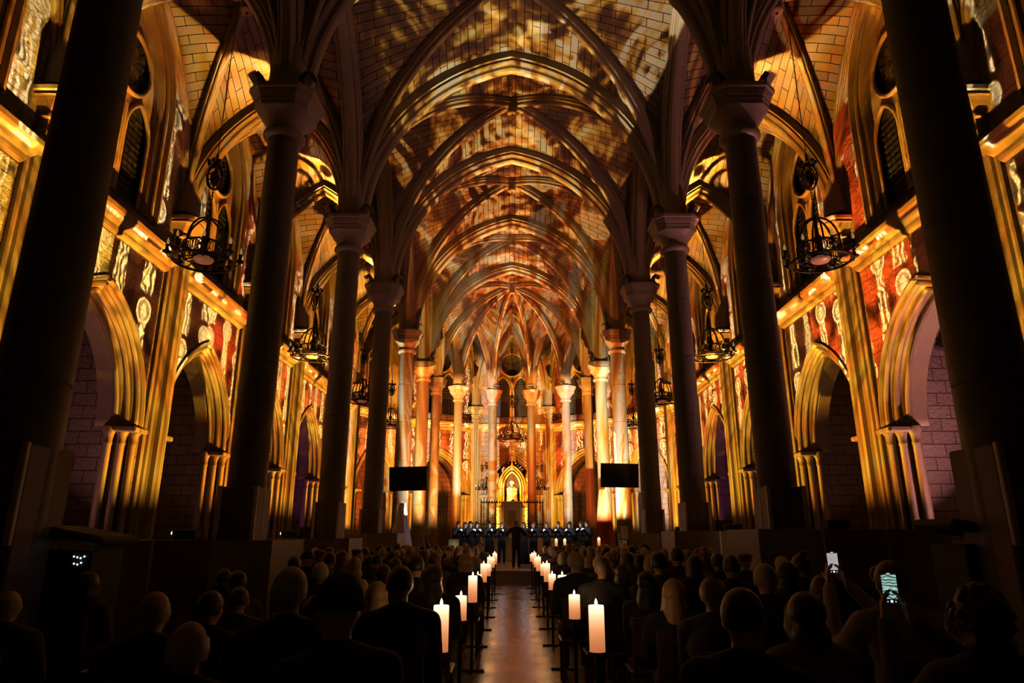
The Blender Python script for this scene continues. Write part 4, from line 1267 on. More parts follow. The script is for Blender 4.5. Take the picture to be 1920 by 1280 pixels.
# chapel lights: purple wall washers standing inside the chapels
def chapel_lamp(loc, power, col, lb):
    r = empty('chapel_uplight', loc, 0, lb, 'uplight', 'coloured uplights in the chapels')
    MB().box((0, 0, .06), (.22, .16, .12), 0, .02).build('housing', M['black'], r)
    l = bpy.data.lights.new('uplight_lamp', 'AREA'); l.energy = power; l.color = col; l.size = .18; l.spread = R(100)
    o = bpy.data.objects.new('uplight_lamp', l); COL.objects.link(o); o.parent = r; o.location = (0, 0, .14); o.rotation_euler = (PI, R(-24) * (1 if loc[0] > 0 else -1), 0)
wn_ = ['first', 'second', 'third', 'fourth', 'fifth', 'sixth']
for i in range(len(COL_Y) - 1):
    ym = (COL_Y[i] + COL_Y[i+1]) / 2
    if i == 0: continue
    for sx in (-1, 1):
        pw = {(-1, 1): 8, (1, 1): 30, (-1, 2): 40, (1, 2): 150, (-1, 3): 7, (1, 3): 8, (-1, 4): 14, (1, 4): 14, (-1, 5): 26, (1, 5): 26}.get((sx, i), 12)
        colr = (1, .36, .33) if i <= 3 else (.75, .16, .5)
        chapel_lamp((sx*12.2, ym, 0), pw * (2.4 if (sx, i) == (1, 2) else 1.5), colr, 'small black uplight washing the %s chapel on the %s with pink light' % (wn_[i], 'left' if sx < 0 else 'right'))
# ================================================================== PEOPLE
def remesh(mb, name, mat, voxel, extra=None, smooth=2):
    o = mb.build(name, mat)
    m = o.modifiers.new('r', 'REMESH'); m.mode = 'VOXEL'; m.voxel_size = voxel; m.use_smooth_shade = True
    s = o.modifiers.new('s', 'SMOOTH'); s.iterations = smooth; s.factor = .5
    dg = bpy.context.evaluated_depsgraph_get(); dg.update()
    me = bpy.data.meshes.new_from_object(o.evaluated_get(dg))
    old = o.data; o.modifiers.clear(); o.data = me; bpy.data.meshes.remove(old); me.name = name
    if extra is not None:
        bm = bmesh.new(); bm.from_mesh(me)
        tmp = bpy.data.meshes.new('x'); tmp.from_pydata(extra.v, [], extra.f)
        bm.from_mesh(tmp); bm.to_mesh(me); bm.free(); bpy.data.meshes.remove(tmp)
        me.polygons.foreach_set('use_smooth', [True]*len(me.polygons))
    if not me.materials: me.materials.append(mat)
    return o

def head(mb, c, k=1.0):
    x, y, z = c
    mb.ell((x, y - .012*k, z + .018*k), (.078*k, .098*k, .094*k))
    mb.ell((x, y + .028*k, z - .045*k), (.060*k, .062*k, .068*k))
    mb.ell((x, y + .055*k, z - .088*k), (.030*k, .028*k, .020*k), 10, 8)
    mb.capsule((x, y + .092*k, z + .012*k), .010*k, (x, y + .108*k, z - .028*k), .016*k, 8)
    mb.capsule((x - .028*k, y + .082*k, z + .030*k), .012*k, (x + .028*k, y + .082*k, z + .030*k), .012*k, 8)
    mb.capsule((x - .018*k, y + .086*k, z - .058*k), .009*k, (x + .018*k, y + .086*k, z - .058*k), .009*k, 8)
    for s in (-1, 1):
        mb.ell((x + s*.080*k, y - .005*k, z - .005*k), (.012*k, .020*k, .032*k), 10, 8)
        mb.ell((x + s*.045*k, y + .060*k, z - .022*k), (.024*k, .026*k, .024*k), 10, 8)
def fingers(mb, wrist, tip, side, curl=.4, thumb=1, k=1.0):
    """five fingers leaving a palm; wrist->tip is the palm axis, side the direction to the thumb"""
    w = Vector(wrist); t = (Vector(tip) - w).normalized(); sd = Vector(side).normalized(); nn = t.cross(sd).normalized()
    palm_end = w + t * .085 * k
    for i, L in enumerate((.072, .080, .074, .058)):
        b = palm_end + sd * (.030 - .020 * i) * k - t * .012
        d1 = (t * math.cos(curl) + nn * math.sin(curl)); d2 = (t * math.cos(curl*2.2) + nn * math.sin(curl*2.2)); d3 = (t * math.cos(curl*3.2) + nn * math.sin(curl*3.2))
        p1 = b + d1 * L * .5 * k; p2 = p1 + d2 * L * .3 * k; p3 = p2 + d3 * L * .22 * k
        mb.tube([b, p1, p2, p3], [.0095*k, .0088*k, .0080*k, .0062*k], 7)
    b = w + t * .030 * k + sd * .026 * k
    p1 = b + (t * .5 + sd * .7 + nn * .35).normalized() * .038 * k; p2 = p1 + (t * .85 + sd * .25 + nn * .45).normalized() * .034 * k
    mb.tube([b, p1, p2], [.0125*k, .0105*k, .0075*k], 7)
def palm(mb, wrist, tip, side):
    w = Vector(wrist); t = (Vector(tip) - w).normalized(); sd = Vector(side).normalized()
    for o in (-.022, 0, .022): mb.capsule(w + sd*o*.6, .016, w + t*.080 + sd*o, .0135, 8)
def person_protos(nm, seated, arms, hands, robe=False, voxel=.0145):
    """returns (body, jacket, lower garment) around local origin at floor level; arms = two (shoulder, elbow, wrist) chains"""
    b = MB(); j = MB(); l = MB()
    dz = 0 if seated else .44
    Z = lambda z: z + dz
    for m, e in ((b, 0), (j, .016)):
        m.ell((0, -.02, Z(.70)), (.160 + e, .112 + e, .20))
        m.ell((0, -.02, Z(.88)), (.182 + e, .122 + e, .18))
        m.capsule((-.165, -.02, Z(.990)), .064 + e, (.165, -.02, Z(.990)), .064 + e)
        for s in (-1, 1): m.capsule((s*.12, -.02, Z(1.01)), .052 + e, (s*.015, -.015, Z(1.055)), .052 + e*.6)
        for (sh, el, wr) in arms:
            e2 = e * .9
            m.capsule(sh, .058 + e2, el, .044 + e2); m.capsule(el, .044 + e2, Vector(wr) if m is b else Vector(el).lerp(Vector(wr), .93), .029 + e2)
    b.capsule((0, -.018, Z(1.02)), .058, (0, .0, Z(1.13)), .053)
    j.capsule((0, -.020, Z(1.035)), .066, (0, -.015, Z(1.07)), .062)
    head(b, (0, .012, Z(1.20)))
    ex = MB()
    for (w, t, sd, cu) in hands:
        palm(b, w, t, sd); fingers(ex, w, t, sd, cu)
    if seated:
        for m, e in ((b, 0), (l, .012)):
            m.ell((0, -.01, .56), (.175 + e, .135 + e, .12 + e))
            for s in (-1, 1):
                m.capsule((s*.10, .0, .53), .088 + e, (s*.125, .44, .50), .060 + e); m.capsule((s*.125, .44, .50), .060 + e, (s*.12, .42, .10), .040 + e)
        for s in (-1, 1): b.capsule((s*.12, .42, .06), .040, (s*.13, .58, .045), .034)
    else:
        for m, e in ((b, 0), (l, .014)):
            m.ell((0, 0, .94), (.165 + e, .122 + e, .14 + e))
            for s in (-1, 1):
                m.capsule((s*.09, 0, .90), .085 + e, (s*.10, .01, .50), .058 + e); m.capsule((s*.10, .01, .50), .056 + e, (s*.11, -.01, .10), .040 + e)
        for s in (-1, 1): b.capsule((s*.11, -.02, .055), .042, (s*.12, .15, .035), .034)
        j.ell((0, 0, .98), (.18, .14, .16))
        if robe:
            l = MB(); n = 30
            pr = [(.16, 1.05), (.19, .9), (.22, .5), (.27, .03)]
            vs = []
            for r_, z in pr:
                for i in range(n):
                    a = 2*PI*i/n; q = 1 + .10*math.sin(9*a)*(1 - z/1.1)
                    vs.append((r_*q*math.cos(a), r_*.75*q*math.sin(a), z))
            l.add(vs, [(k*n+i, k*n+(i+1) % n, k*n+n+(i+1) % n, k*n+n+i) for k in range(3) for i in range(n)], True)
    body = remesh(b, 'person', M['skin'], voxel, ex)
    jk = remesh(j, 'jacket', M['cloth0'], .017)
    lw = l.build('skirt', M['cloth0']) if robe else remesh(l, 'trousers', M['cloth0'], .019)
    jk.parent = body; lw.parent = body
    ey = MB()
    for s in (-1, 1): ey.ell((s*.030, .012 + .076, Z(1.20) + .008), (.013, .011, .010), 10, 8)
    e_ = ey.build('eyes', M['eye'], body)
    return body
M['eye'] = plain('eye', (.5, .48, .45), .2)
cl = [('black coat', (.010, .010, .011)), ('charcoal jacket', (.022, .021, .021)), ('dark navy jumper', (.010, .013, .024)), ('dark brown coat', (.028, .016, .010)), ('grey knit', (.07, .062, .055)),
      ('olive jacket', (.03, .028, .016)), ('rust jumper', (.12, .05, .022)), ('beige jumper', (.22, .16, .11)), ('maroon jumper', (.05, .012, .012)), ('pale knit cardigan', (.34, .28, .22)), ('black concert clothes', (.006, .006, .007))]
for i, (n_, c_) in enumerate(cl): M['cloth%d' % i] = plain(n_.replace(' ', '_'), c_, .85, bump=.3, scale=90, var=.2)
hc = {'black': (.012, .009, .007), 'dark brown': (.028, .016, .009), 'brown': (.07, .038, .018), 'blonde': (.42, .26, .11), 'grey': (.30, .26, .21), 'white': (.5, .45, .37), 'auburn': (.15, .05, .02)}
def hairmat(n_, c):
    m, nt, b = newmat('hair_' + n_.replace(' ', '_'))
    b.inputs['Roughness'].default_value = .45
    tc = N(nt, 'ShaderNodeTexCoord'); mp = N(nt, 'ShaderNodeMapping'); mp.inputs['Scale'].default_value = (90, 90, 6)
    nt.links.new(tc.outputs['Object'], mp.inputs[0])
    no = N(nt, 'ShaderNodeTexNoise', ins={'Scale': 1.0, 'Detail': 3.0}); nt.links.new(mp.outputs[0], no.inputs['Vector'])
    nt.links.new(mixc(nt, no.outputs['Fac'], tuple(q*.45 for q in c), tuple(min(1, q*1.5) for q in c)), b.inputs['Base Color'])
    bp = N(nt, 'ShaderNodeBump', ins={'Strength': .8, 'Distance': .006}); nt.links.new(no.outputs['Fac'], bp.inputs['Height']); nt.links.new(bp.outputs[0], b.inputs['Normal'])
    return m
for k_, v_ in hc.items(): M['hair_' + k_] = hairmat(k_, v_)
M['beanie'] = plain('dark_wool', (.02, .018, .017), .9, bump=.6, scale=120); M['beanie_pink'] = plain('pale_wool', (.35, .16, .12), .9, bump=.6, scale=120)
M['cap'] = plain('tweed_cap', (.16, .10, .06), .9, bump=.3, scale=80)
HZ = 1.20
def hair_mesh(style):
    m = MB(); c = (0, -.002, HZ + .026)
    def shell(rx, ry, rz, zmin, front=.055, drop=None, n=26, k=14, wav=0.0):
        """cap over the skull, open at the face; drop(angle) -> extra length below zmin"""
        vs = []
        for i in range(k + 1):
            t = i / k
            for a_ in range(n):
                a = 2*PI*a_/n
                fr = max(0.0, math.sin(a))            # 1 towards the face
                side = abs(math.cos(a))
                low = zmin * (1 - fr) + front * fr
                p = PI/2 - t * (PI/2 - math.asin(max(-1, min(1, low / rz))))
                x = rx*math.cos(p)*math.cos(a); y = ry*math.cos(p)*math.sin(a); z = rz*math.sin(p)
                q = 1 + wav*math.sin(5*a + 7*t) + wav*.6*math.sin(11*a - 9*t)
                vs.append((c[0] + x*q, c[1] + y*q, c[2] + z*q))
        base = (k) * n
        fs = [(i*n+j, i*n+n+j, i*n+n+(j+1) % n, i*n+(j+1) % n) for i in range(k) for j in range(n)]
        if drop:
            rows = 7
            for i in range(1, rows + 1):
                t = i / rows
                for a_ in range(n):
                    a = 2*PI*a_/n; x0, y0, z0 = vs[base + a_]
                    fr = max(0.0, math.sin(a))
                    L, out = drop(a)
                    if fr > .45: L *= max(0, 1 - (fr - .45) / .25)
                    vs.append((x0 + (x0 - c[0]) * out * math.sin(t*PI*.8) + .006*math.sin(a*9 + i), y0 + (y0 - c[1]) * out * math.sin(t*PI*.8), z0 - L * t))
            fs += [((k+i)*n+j, (k+i+1)*n+j, (k+i+1)*n+(j+1) % n, (k+i)*n+(j+1) % n) for i in range(rows) for j in range(n)]
        m.add(vs, fs, True); m.add(vs[:n], [tuple(reversed(range(n)))], True)
    if style == 'short': shell(.088, .106, .106, -.055, .060, wav=.012)
    elif style == 'crop': shell(.083, .102, .100, -.05, .066)
    elif style == 'bald':
        n = 22; vs = []
        for i in range(5):
            for j in range(n):
                a = PI + PI * (j/(n-1)) * 1.06 - .09
                z = -.065 + .022*i; r = (.083 + .004*math.sin(i*.9))
                vs.append((r*math.cos(a), c[1] + (r + .020)*math.sin(a), c[2] + z))
        m.add(vs, [(i*n+j, i*n+j+1, i*n+n+j+1, i*n+n+j) for i in range(4) for j in range(n-1)], True)
    elif style == 'bob': shell(.100, .115, .110, -.05, .060, lambda a: (.11, .22), wav=.01)
    elif style == 'long': shell(.098, .113, .108, -.05, .060, lambda a: (.27 + .04*math.sin(3*a), .30), wav=.015)
    elif style == 'curly':
        shell(.104, .118, .116, -.07, .062, lambda a: (.06, .25), wav=.03)
        r2 = random.Random(5)
        for q in range(70):
            a = r2.uniform(0, 2*PI); p = r2.uniform(-.6, PI/2)
            if math.sin(a) > .55 and p < .7: continue
            m.ell((.100*math.cos(p)*math.cos(a), c[1] + .114*math.cos(p)*math.sin(a), c[2] + .112*math.sin(p)), (.022, .022, .02), 7, 5)
    elif style == 'bun':
        shell(.088, .106, .104, -.06, .062); m.ell((0, -.075, HZ + .125), (.045, .045, .04), 12, 8)
    elif style == 'spiky':
        shell(.088, .106, .104, -.05, .060, wav=.01)
        r2 = random.Random(9)
        for q in range(26):
            a = r2.uniform(0, 2*PI); p = r2.uniform(.9, 1.5)
            b = Vector((.08*math.cos(p)*math.cos(a), c[1] + .09*math.cos(p)*math.sin(a), c[2] + .098*math.sin(p))); d = Vector((r2.uniform(-.5, .5), r2.uniform(-.5, .3), 1)).normalized()
            m.tube([b, b + d*.03], [.008, .001], 5)
    elif style == 'beanie':
        shell(.094, .112, .120, -.015, .045)
        m.tube([(.094*math.cos(2*PI*i/20), c[1] + .112*math.sin(2*PI*i/20), c[2] + .005 + .03*max(0, math.sin(2*PI*i/20))) for i in range(20)], .015, 6, closed=True)
    elif style == 'cap':
        shell(.095, .115, .100, .0, .05); m.ell((0, .115, c[2] + .035), (.075, .06, .012), 14, 6); m.ell((0, -.02, c[2] + .07), (.105, .12, .045), 16, 8)
    return m
HAIR = {}
for st_ in ('short', 'crop', 'bald', 'bob', 'long', 'curly', 'bun', 'spiky', 'beanie', 'cap'):
    o = hair_mesh(st_).build('hair' if st_ not in ('beanie', 'cap') else ('woollen_hat' if st_ == 'beanie' else 'flat_cap'), M['hair_brown'])
    HAIR[st_] = o.data; HN = o.name; bpy.data.objects.remove(o)
HNAME = {s_: ('hair' if s_ not in ('beanie', 'cap') else ('woollen_hat' if s_ == 'beanie' else 'flat_cap')) for s_ in HAIR}

V = Vector
lap = person_protos('seated', True, [((-.20, -.02, .985), (-.25, .05, .73), (-.10, .27, .665)), ((.20, -.02, .985), (.25, .05, .73), (.10, .27, .665))],
    [((-.10, .27, .665), (-.02, .33, .66), (0, 0, 1), .35), ((.10, .27, .665), (.02, .33, .66), (0, 0, 1), -.35)])
phone_p = person_protos('phone', True, [((-.20, -.01, .99), (-.31, .14, .80), (-.235, .36, 1.17)), ((.20, -.01, .99), (.17, .22, .84), (-.115, .36, 1.17))],
    [((-.235, .36, 1.17), (-.222, .40, 1.27), (.25, 1, 0), -.30), ((-.115, .36, 1.17), (-.136, .40, 1.27), (-.25, 1, 0), .30)], voxel=.012)
singer = person_protos('singer', False, [((-.19, 0, 1.42), (-.24, .10, 1.17), (-.12, .30, 1.22)), ((.19, 0, 1.42), (.24, .10, 1.17), (.12, .30, 1.22))],
    [((-.12, .30, 1.22), (-.10, .38, 1.24), (0, 0, 1), .3), ((.12, .30, 1.22), (.10, .38, 1.24), (0, 0, 1), -.3)], robe=True)
singer_t = person_protos('singer', False, [((-.19, 0, 1.42), (-.24, .10, 1.17), (-.12, .30, 1.22)), ((.19, 0, 1.42), (.24, .10, 1.17), (.12, .30, 1.22))],
    [((-.12, .30, 1.22), (-.10, .38, 1.24), (0, 0, 1), .3), ((.12, .30, 1.22), (.10, .38, 1.24), (0, 0, 1), -.3)])
cond = person_protos('conductor', False, [((-.20, 0, 1.43), (-.38, .06, 1.24), (-.42, .28, 1.30)), ((.20, 0, 1.43), (.38, .06, 1.24), (.42, .28, 1.30))],
    [((-.42, .28, 1.30), (-.43, .38, 1.32), (.4, 0, 1), .3), ((.42, .28, 1.30), (.43, .38, 1.32), (-.4, 0, 1), -.3)])
first_use = set()
def make_person(proto, loc, rz, sc, style, hcol, cloth, label, group, name='person'):
    if id(proto) not in first_use:
        first_use.add(id(proto)); b = proto
        proto['_k'] = 1
        del proto['_k']
        kids = [c for c in proto.children]
        kids = [c for c in kids]
    else:
        b = proto.copy(); COL.objects.link(b); kids = []
        for ch_ in list(proto.children):
            if ch_.name.startswith(('hair', 'woollen', 'flat_cap', 'glasses')): continue
            c = ch_.copy(); COL.objects.link(c); c.parent = b; kids.append(c)
    b.location = loc; b.rotation_euler = (0, 0, rz); b.scale = (sc*.98, sc*.98, sc)
    tag(b, label, 'person', group)
    for c in kids:
        if c.name.startswith(('jacket', 'trousers', 'skirt')):
            s = c.material_slots[0]; s.link = 'OBJECT'
            s.material = M['cloth%d' % (cloth if c.name.startswith('jacket') else (10 if proto in (singer, singer_t, cond) else (1 if cloth % 2 else 0)))]
    h = bpy.data.objects.new(HNAME[style], HAIR[style]); COL.objects.link(h); h.parent = b
    if proto in (singer, singer_t, cond): h.location = (0, 0, .44)
    s = h.material_slots[0]; s.link = 'OBJECT'
    s.material = M['cap'] if style == 'cap' else M['beanie_pink' if hcol == 'pink' else 'beanie'] if style == 'beanie' else M['hair_' + hcol]
    return b
def chair_proto():
    r = empty('chair')
    MB().box((0, 0, .435), (.42, .42, .035), 0, .012).build('seat', M['wood'], r)
    bk = MB(); n = 9
    for (z0, z1) in ((.56, .86),):
        vs = []
        for i in range(n):
            a = R(-24 + 48*i/(n-1)); x = .50*math.sin(a)*.98; y = -.21 - (.50*math.cos(a) - .457)
            for q, z in ((-.009, z0), (-.009, z1 + .03*math.cos(a*3)), (.009, z1 + .03*math.cos(a*3)), (.009, z0)): vs.append((x, y + q + (.0 if z < .7 else -.03), z))
        for i in range(n-1):
            for k in range(4): bk.add([vs[i*4+k], vs[i*4+4+k], vs[i*4+4+(k+1) % 4], vs[i*4+(k+1) % 4]], [(0, 1, 2, 3)], True)
        bk.add(vs[:4], [(0, 1, 2, 3)]); bk.add(vs[-4:], [(3, 2, 1, 0)])
    bk.build('backrest', M['wood'], r)
    for sx in (-1, 1):
        MB().tube([(sx*.18, .18, 0), (sx*.18, .18, .42)], .016, 8).build('leg', M['wood'], r)
        MB().tube([(sx*.18, -.20, 0), (sx*.18, -.19, .43), (sx*.185, -.225, .84)], .016, 8).build('leg', M['wood'], r)
    return r
CH = chair_proto(); ch_used = [False]
def put_chair(loc, rz, label):
    if not ch_used[0]:
        ch_used[0] = True; CH.location = loc; CH.rotation_euler = (0, 0, rz); return tag(CH, label, 'chair', 'chairs of the audience')
    return copy_tree(CH, loc, rz, label, group='chairs of the audience')

# (px, head top y, width px, style, hair colour, cloth, turn)   turn > 0 looks right
AUD = [
 (20, 1107, 48, 'bald', 'grey', 1, -15), (293, 1108, 52, 'bald', 'grey', 1, -8), (397, 1107, 66, 'short', 'dark brown', 0, 5), (358, 1165, 80, 'bald', 'white', 0, -25), (447, 1130, 62, 'crop', 'dark brown', 1, -20),
 (421, 1068, 36, 'bob', 'black', 0, 0), (447, 1068, 40, 'crop', 'dark brown', 3, -50), (547, 1062, 57, 'short', 'white', 1, -25), (597, 1115, 84, 'bob', 'dark brown', 3, -50), (640, 1080, 62, 'beanie', 'black', 0, -35),
 (674, 1116, 36, 'short', 'white', 4, -35), (708, 1090, 54, 'long', 'blonde', 6, -10), (752, 1058, 38, 'crop', 'black', 0, -18), (602, 1054, 32, 'short', 'white', 3, 0), (610, 1068, 42, 'cap', 'brown', 7, -30),
 (665, 1045, 36, 'bob', 'blonde', 3, -25), (693, 1040, 24, 'long', 'brown', 0, 0), (709, 1040, 20, 'short', 'white', 3, 0), (719, 1057, 34, 'long', 'brown', 0, -10), (742, 1045, 26, 'short', 'brown', 4, -20),
 (780, 1038, 34, 'short', 'dark brown', 0, 0), (815, 1036, 26, 'bob', 'auburn', 3, -30), (811, 1058, 44, 'long', 'brown', 3, -15), (552, 1042, 24, 'short', 'dark brown', 0, 0), (873, 1040, 34, 'curly', 'blonde', 3, 10),
 (669, 1029, 20, 'cap', 'brown', 0, -10), (1080, 1035, 28, 'short', 'grey', 1, 0), (1104, 1045, 22, 'bob', 'blonde', 3, 0), (1129, 1042, 31, 'crop', 'grey', 1, 15), (1168, 1056, 42, 'bob', 'brown', 9, 8),
 (1213, 1070, 44, 'long', 'black', 2, 35), (1262, 1085, 56, 'long', 'blonde', 0, 8), (1335, 1080, 52, 'spiky', 'grey', 0, 40), (1388, 1098, 70, 'crop', 'dark brown', 2, 35), (1432, 1056, 46, 'short', 'grey', 0, 15),
 (1499, 1038, 34, 'bun', 'black', 0, 0), (1474, 1052, 50, 'bob', 'black', 4, 0), (1236, 1033, 36, 'short', 'black', 0, 35), (1269, 1025, 26, 'short', 'black', 3, 0), (1320, 1027, 22, 'beanie', 'pink', 3, 15), (1303, 1040, 40, 'bob', 'black', 8, 0),
 (1345, 1036, 28, 'short', 'black', 0, 0), (1370, 1040, 30, 'short', 'dark brown', 3, 0), (1508, 1110, 84, 'bob', 'dark brown', 7, 0), (1542, 1077, 56, 'bob', 'brown', 0, 8), (1562, 1050, 44, 'bob', 'dark brown', 0, 10),
 (1640, 1060, 26, 'crop', 'black', 1, 10), (1030, 1100, 0, '', '', 0, 0)]
PHONES = [(1666, 1050, 50, 'short', 'brown', 9, 4.30), (1830, 1103, 74, 'curly', 'dark brown', 4, 2.95)]
row_y = lambda r: 2.85 + .88*r
placed = []      # (row, x, z_top, style, hcol, cloth, turn, proto)
HW = {'bald': .160, 'crop': .168, 'short': .178, 'beanie': .19, 'cap': .20, 'bob': .215, 'long': .215, 'curly': .225, 'bun': .178, 'spiky': .178}
for (px, ty, w, s_, h_, c_, D) in PHONES:
    p = at(px, ty, D); r = round((D - 2.85) / .88)
    placed.append([r, p.x, min(1.40, p.z), s_, h_, c_, 5, phone_p, D])
for (px, ty, w, s_, h_, c_, t_) in AUD:
    if not w: continue
    D = HW[s_] * F_PX / w * 1.06
    r0 = max(0, round((D - 2.85) / .88))
    for dr in (0, 1, -1, 2, -2, 3, 4, 5):
        r = r0 + dr
        if r < 0: continue
        p = at(px, ty, row_y(r))
        if abs(p.x) > .62 and all(q[0] != r or abs(q[1] - p.x) > .44 for q in placed): break
    placed.append([r, p.x, min(1.44, max(1.17, p.z)), s_, h_, c_, t_, lap, 0])
# the remaining seats, to the chancel steps
styles = [('short', .3), ('crop', .14), ('bob', .2), ('long', .14), ('bald', .08), ('curly', .05), ('bun', .04), ('beanie', .03), ('cap', .02)]
hcs = ['black', 'dark brown', 'brown', 'grey', 'white', 'blonde', 'dark brown', 'grey', 'auburn', 'black']
def pick():
    q = rnd.random(); s = 0
    for a, b in styles:
        s += b
        if q < s: return a
    return 'short'
for r in range(4, 22):
    y = row_y(r)
    xmax = 3.75
    if r < 5: xmax = 2.6 + .35*r
    for sx in (-1, 1):
        x = .98 if r > 7 else 1.1
        while x < xmax:
            X = sx*x + (.06) + rnd.uniform(-.05, .05)
            if all(not (abs(q[0] - r) < 1 and abs(q[1] - X) < .47) and not (r < 9 and abs(q[0] - r) == 1 and abs(q[1]/row_y(q[0]) - X/y) * 900 < 22) for q in placed):
                if rnd.random() < (.85 if r > 6 else .35):
                    placed.append([r, X, rnd.uniform(1.20, 1.33), pick(), rnd.choice(hcs), rnd.choice([0, 0, 1, 1, 2, 3, 3, 4, 5, 8, 6]), rnd.uniform(-14, 14), lap, 0])
            x += .56
# extra seats in the bays beyond the boxes
for (r, X) in ((15, -4.5), (15, 4.5), (16, -4.4), (16, 4.6), (22, -1.4), (22, 1.9)):
    placed.append([r, X, 1.27, pick(), rnd.choice(hcs), 0, 0, lap, 0])
# keep neighbours in a row apart
for r in sorted({q[0] for q in placed}):
    for sgn in (-1, 1):
        rowp = sorted([q for q in placed if q[0] == r and q[1]*sgn > 0], key=lambda q: abs(q[1]))
        last = .62
        for q in rowp:
            if abs(q[1]) < last: q[1] = sgn*last
            last = abs(q[1]) + .43
ords = ['first', 'second', 'third', 'fourth', 'fifth', 'sixth', 'seventh', 'eighth', 'ninth', 'tenth', 'eleventh', 'twelfth', 'thirteenth', 'fourteenth', 'fifteenth', 'sixteenth', 'seventeenth', 'eighteenth', 'nineteenth', 'twentieth', 'twenty-first', 'twenty-second', 'twenty-third', 'twenty-fourth']
rows_used = sorted({q[0] for q in placed})
for r in rows_used:
    for sgn, side in ((-1, 'left'), (1, 'right')):
        rowp = sorted([q for q in placed if q[0] == r and q[1]*sgn > 0], key=lambda q: abs(q[1]))
        for k, q in enumerate(rowp):
            _, X, zt, s_, h_, c_, t_, pr, D = q
            y = D or row_y(r)
            hd = {'bald': 'bald head', 'beanie': 'woollen hat', 'cap': 'flat cap', 'spiky': 'spiky %s hair' % h_, 'bun': '%s hair bun' % h_, 'curly': 'curly %s hair' % h_, 'long': 'long %s hair' % h_, 'bob': '%s bob' % h_, 'short': 'short %s hair' % h_, 'crop': 'cropped %s hair' % h_}[s_]
            lb = 'person, %s, %s, %s side, %s row, %s from aisle' % (hd, cl[c_][0], side, ords[rows_used.index(r)], ords[k])
            if pr is phone_p: lb = 'person with %s holding up a phone %s' % (hd, 'before the large right box' if D > 4 else 'at the lower right corner')
            top = HZ + .12 + (.01 if s_ != 'bald' else -.01)
            sc = zt / top
            b = make_person(pr, (X, y, 0), R(-t_ * -1 if 0 else -t_), sc, s_, h_, c_, lb, 'seated audience')
            put_chair((X, y - .02, 0), 0, 'dark wooden chair, %s side, %s row back, %s from aisle' % (side, ords[rows_used.index(r)], ords[k]))
            if pr is phone_p: q.append(b)
# phones
def phone(loc, rz, lb, greenish):
    r = empty('smartphone', loc, rz, lb, 'phone', 'phones held up by the audience')
    MB().box((0, 0, 0), (.074, .009, .152), 0, .003).build('case', M['black'], r)
    m, nt, b = newmat('phone_screen_' + ('green' if greenish else 'white'))
    tc = N(nt, 'ShaderNodeTexCoord')
    wv = N(nt, 'ShaderNodeTexWave', wave_type='RINGS', ins={'Scale': 24.0, 'Distortion': 9.0, 'Detail': 3.0}) if greenish else N(nt, 'ShaderNodeTexWave', wave_type='BANDS', ins={'Scale': 55.0, 'Distortion': 5.0, 'Detail': 3.0})
    nt.links.new(tc.outputs['Object'], wv.inputs['Vector'])
    sp = N(nt, 'ShaderNodeSeparateXYZ'); nt.links.new(tc.outputs['Object'], sp.inputs[0])
    colr = mixc(nt, wv.outputs['Fac'], (.01, .05, .04) if greenish else (.03, .02, .02), (.45, .75, .65) if greenish else (.9, .85, .85))
    dark = math_n(nt, 'MULTIPLY', math_n(nt, 'GREATER_THAN', sp.outputs[2], -.045), math_n(nt, 'LESS_THAN', sp.outputs[2], .062))
    colr = mixc(nt, dark, (.004, .004, .004), colr)
    b.inputs['Base Color'].default_value = (0, 0, 0, 1); b.inputs['Roughness'].default_value = .1
    nt.links.new(colr, b.inputs['Emission Color']); b.inputs['Emission Strength'].default_value = .85
    MB().box((0, -.0052, 0), (.068, .001, .144)).build('screen', m, r)
    q = MB()
    M.setdefault('ui', plain('screen_icon', (1, 1, 1), .3, emit=(1, 1, 1), estr=1.3))
    for x, z, rr in ((0, -.056, .006), (-.018, -.057, .0025), (.018, -.057, .0025)):
        q.add([(x + rr*math.cos(2*PI*i/12), -.0062, z + rr*math.sin(2*PI*i/12)) for i in range(12)], [tuple(range(12))])
    q.add([(-.008, -.0062, .066), (.008, -.0062, .066), (.008, -.0062, .069), (-.008, -.0062, .069)], [(0, 1, 2, 3)])
    q.build('shutter_button', M['ui'], r)
    return r
for q, gr in zip([q for q in placed if q[7] is phone_p], (False, True)):
    b = q[-1]; bpy.context.view_layer.update()
    w = Matrix.Translation(b.location) @ Matrix.Rotation(b.rotation_euler.z, 4, 'Z') @ Matrix.Diagonal((*b.scale, 1)) @ Vector((-.178, .405, 1.30))
    phone(w, b.rotation_euler.z, 'smartphone with %s camera picture held up %s' % (('a pale', 'in front of the large right box') if not gr else ('a green', 'at the lower right')), gr)

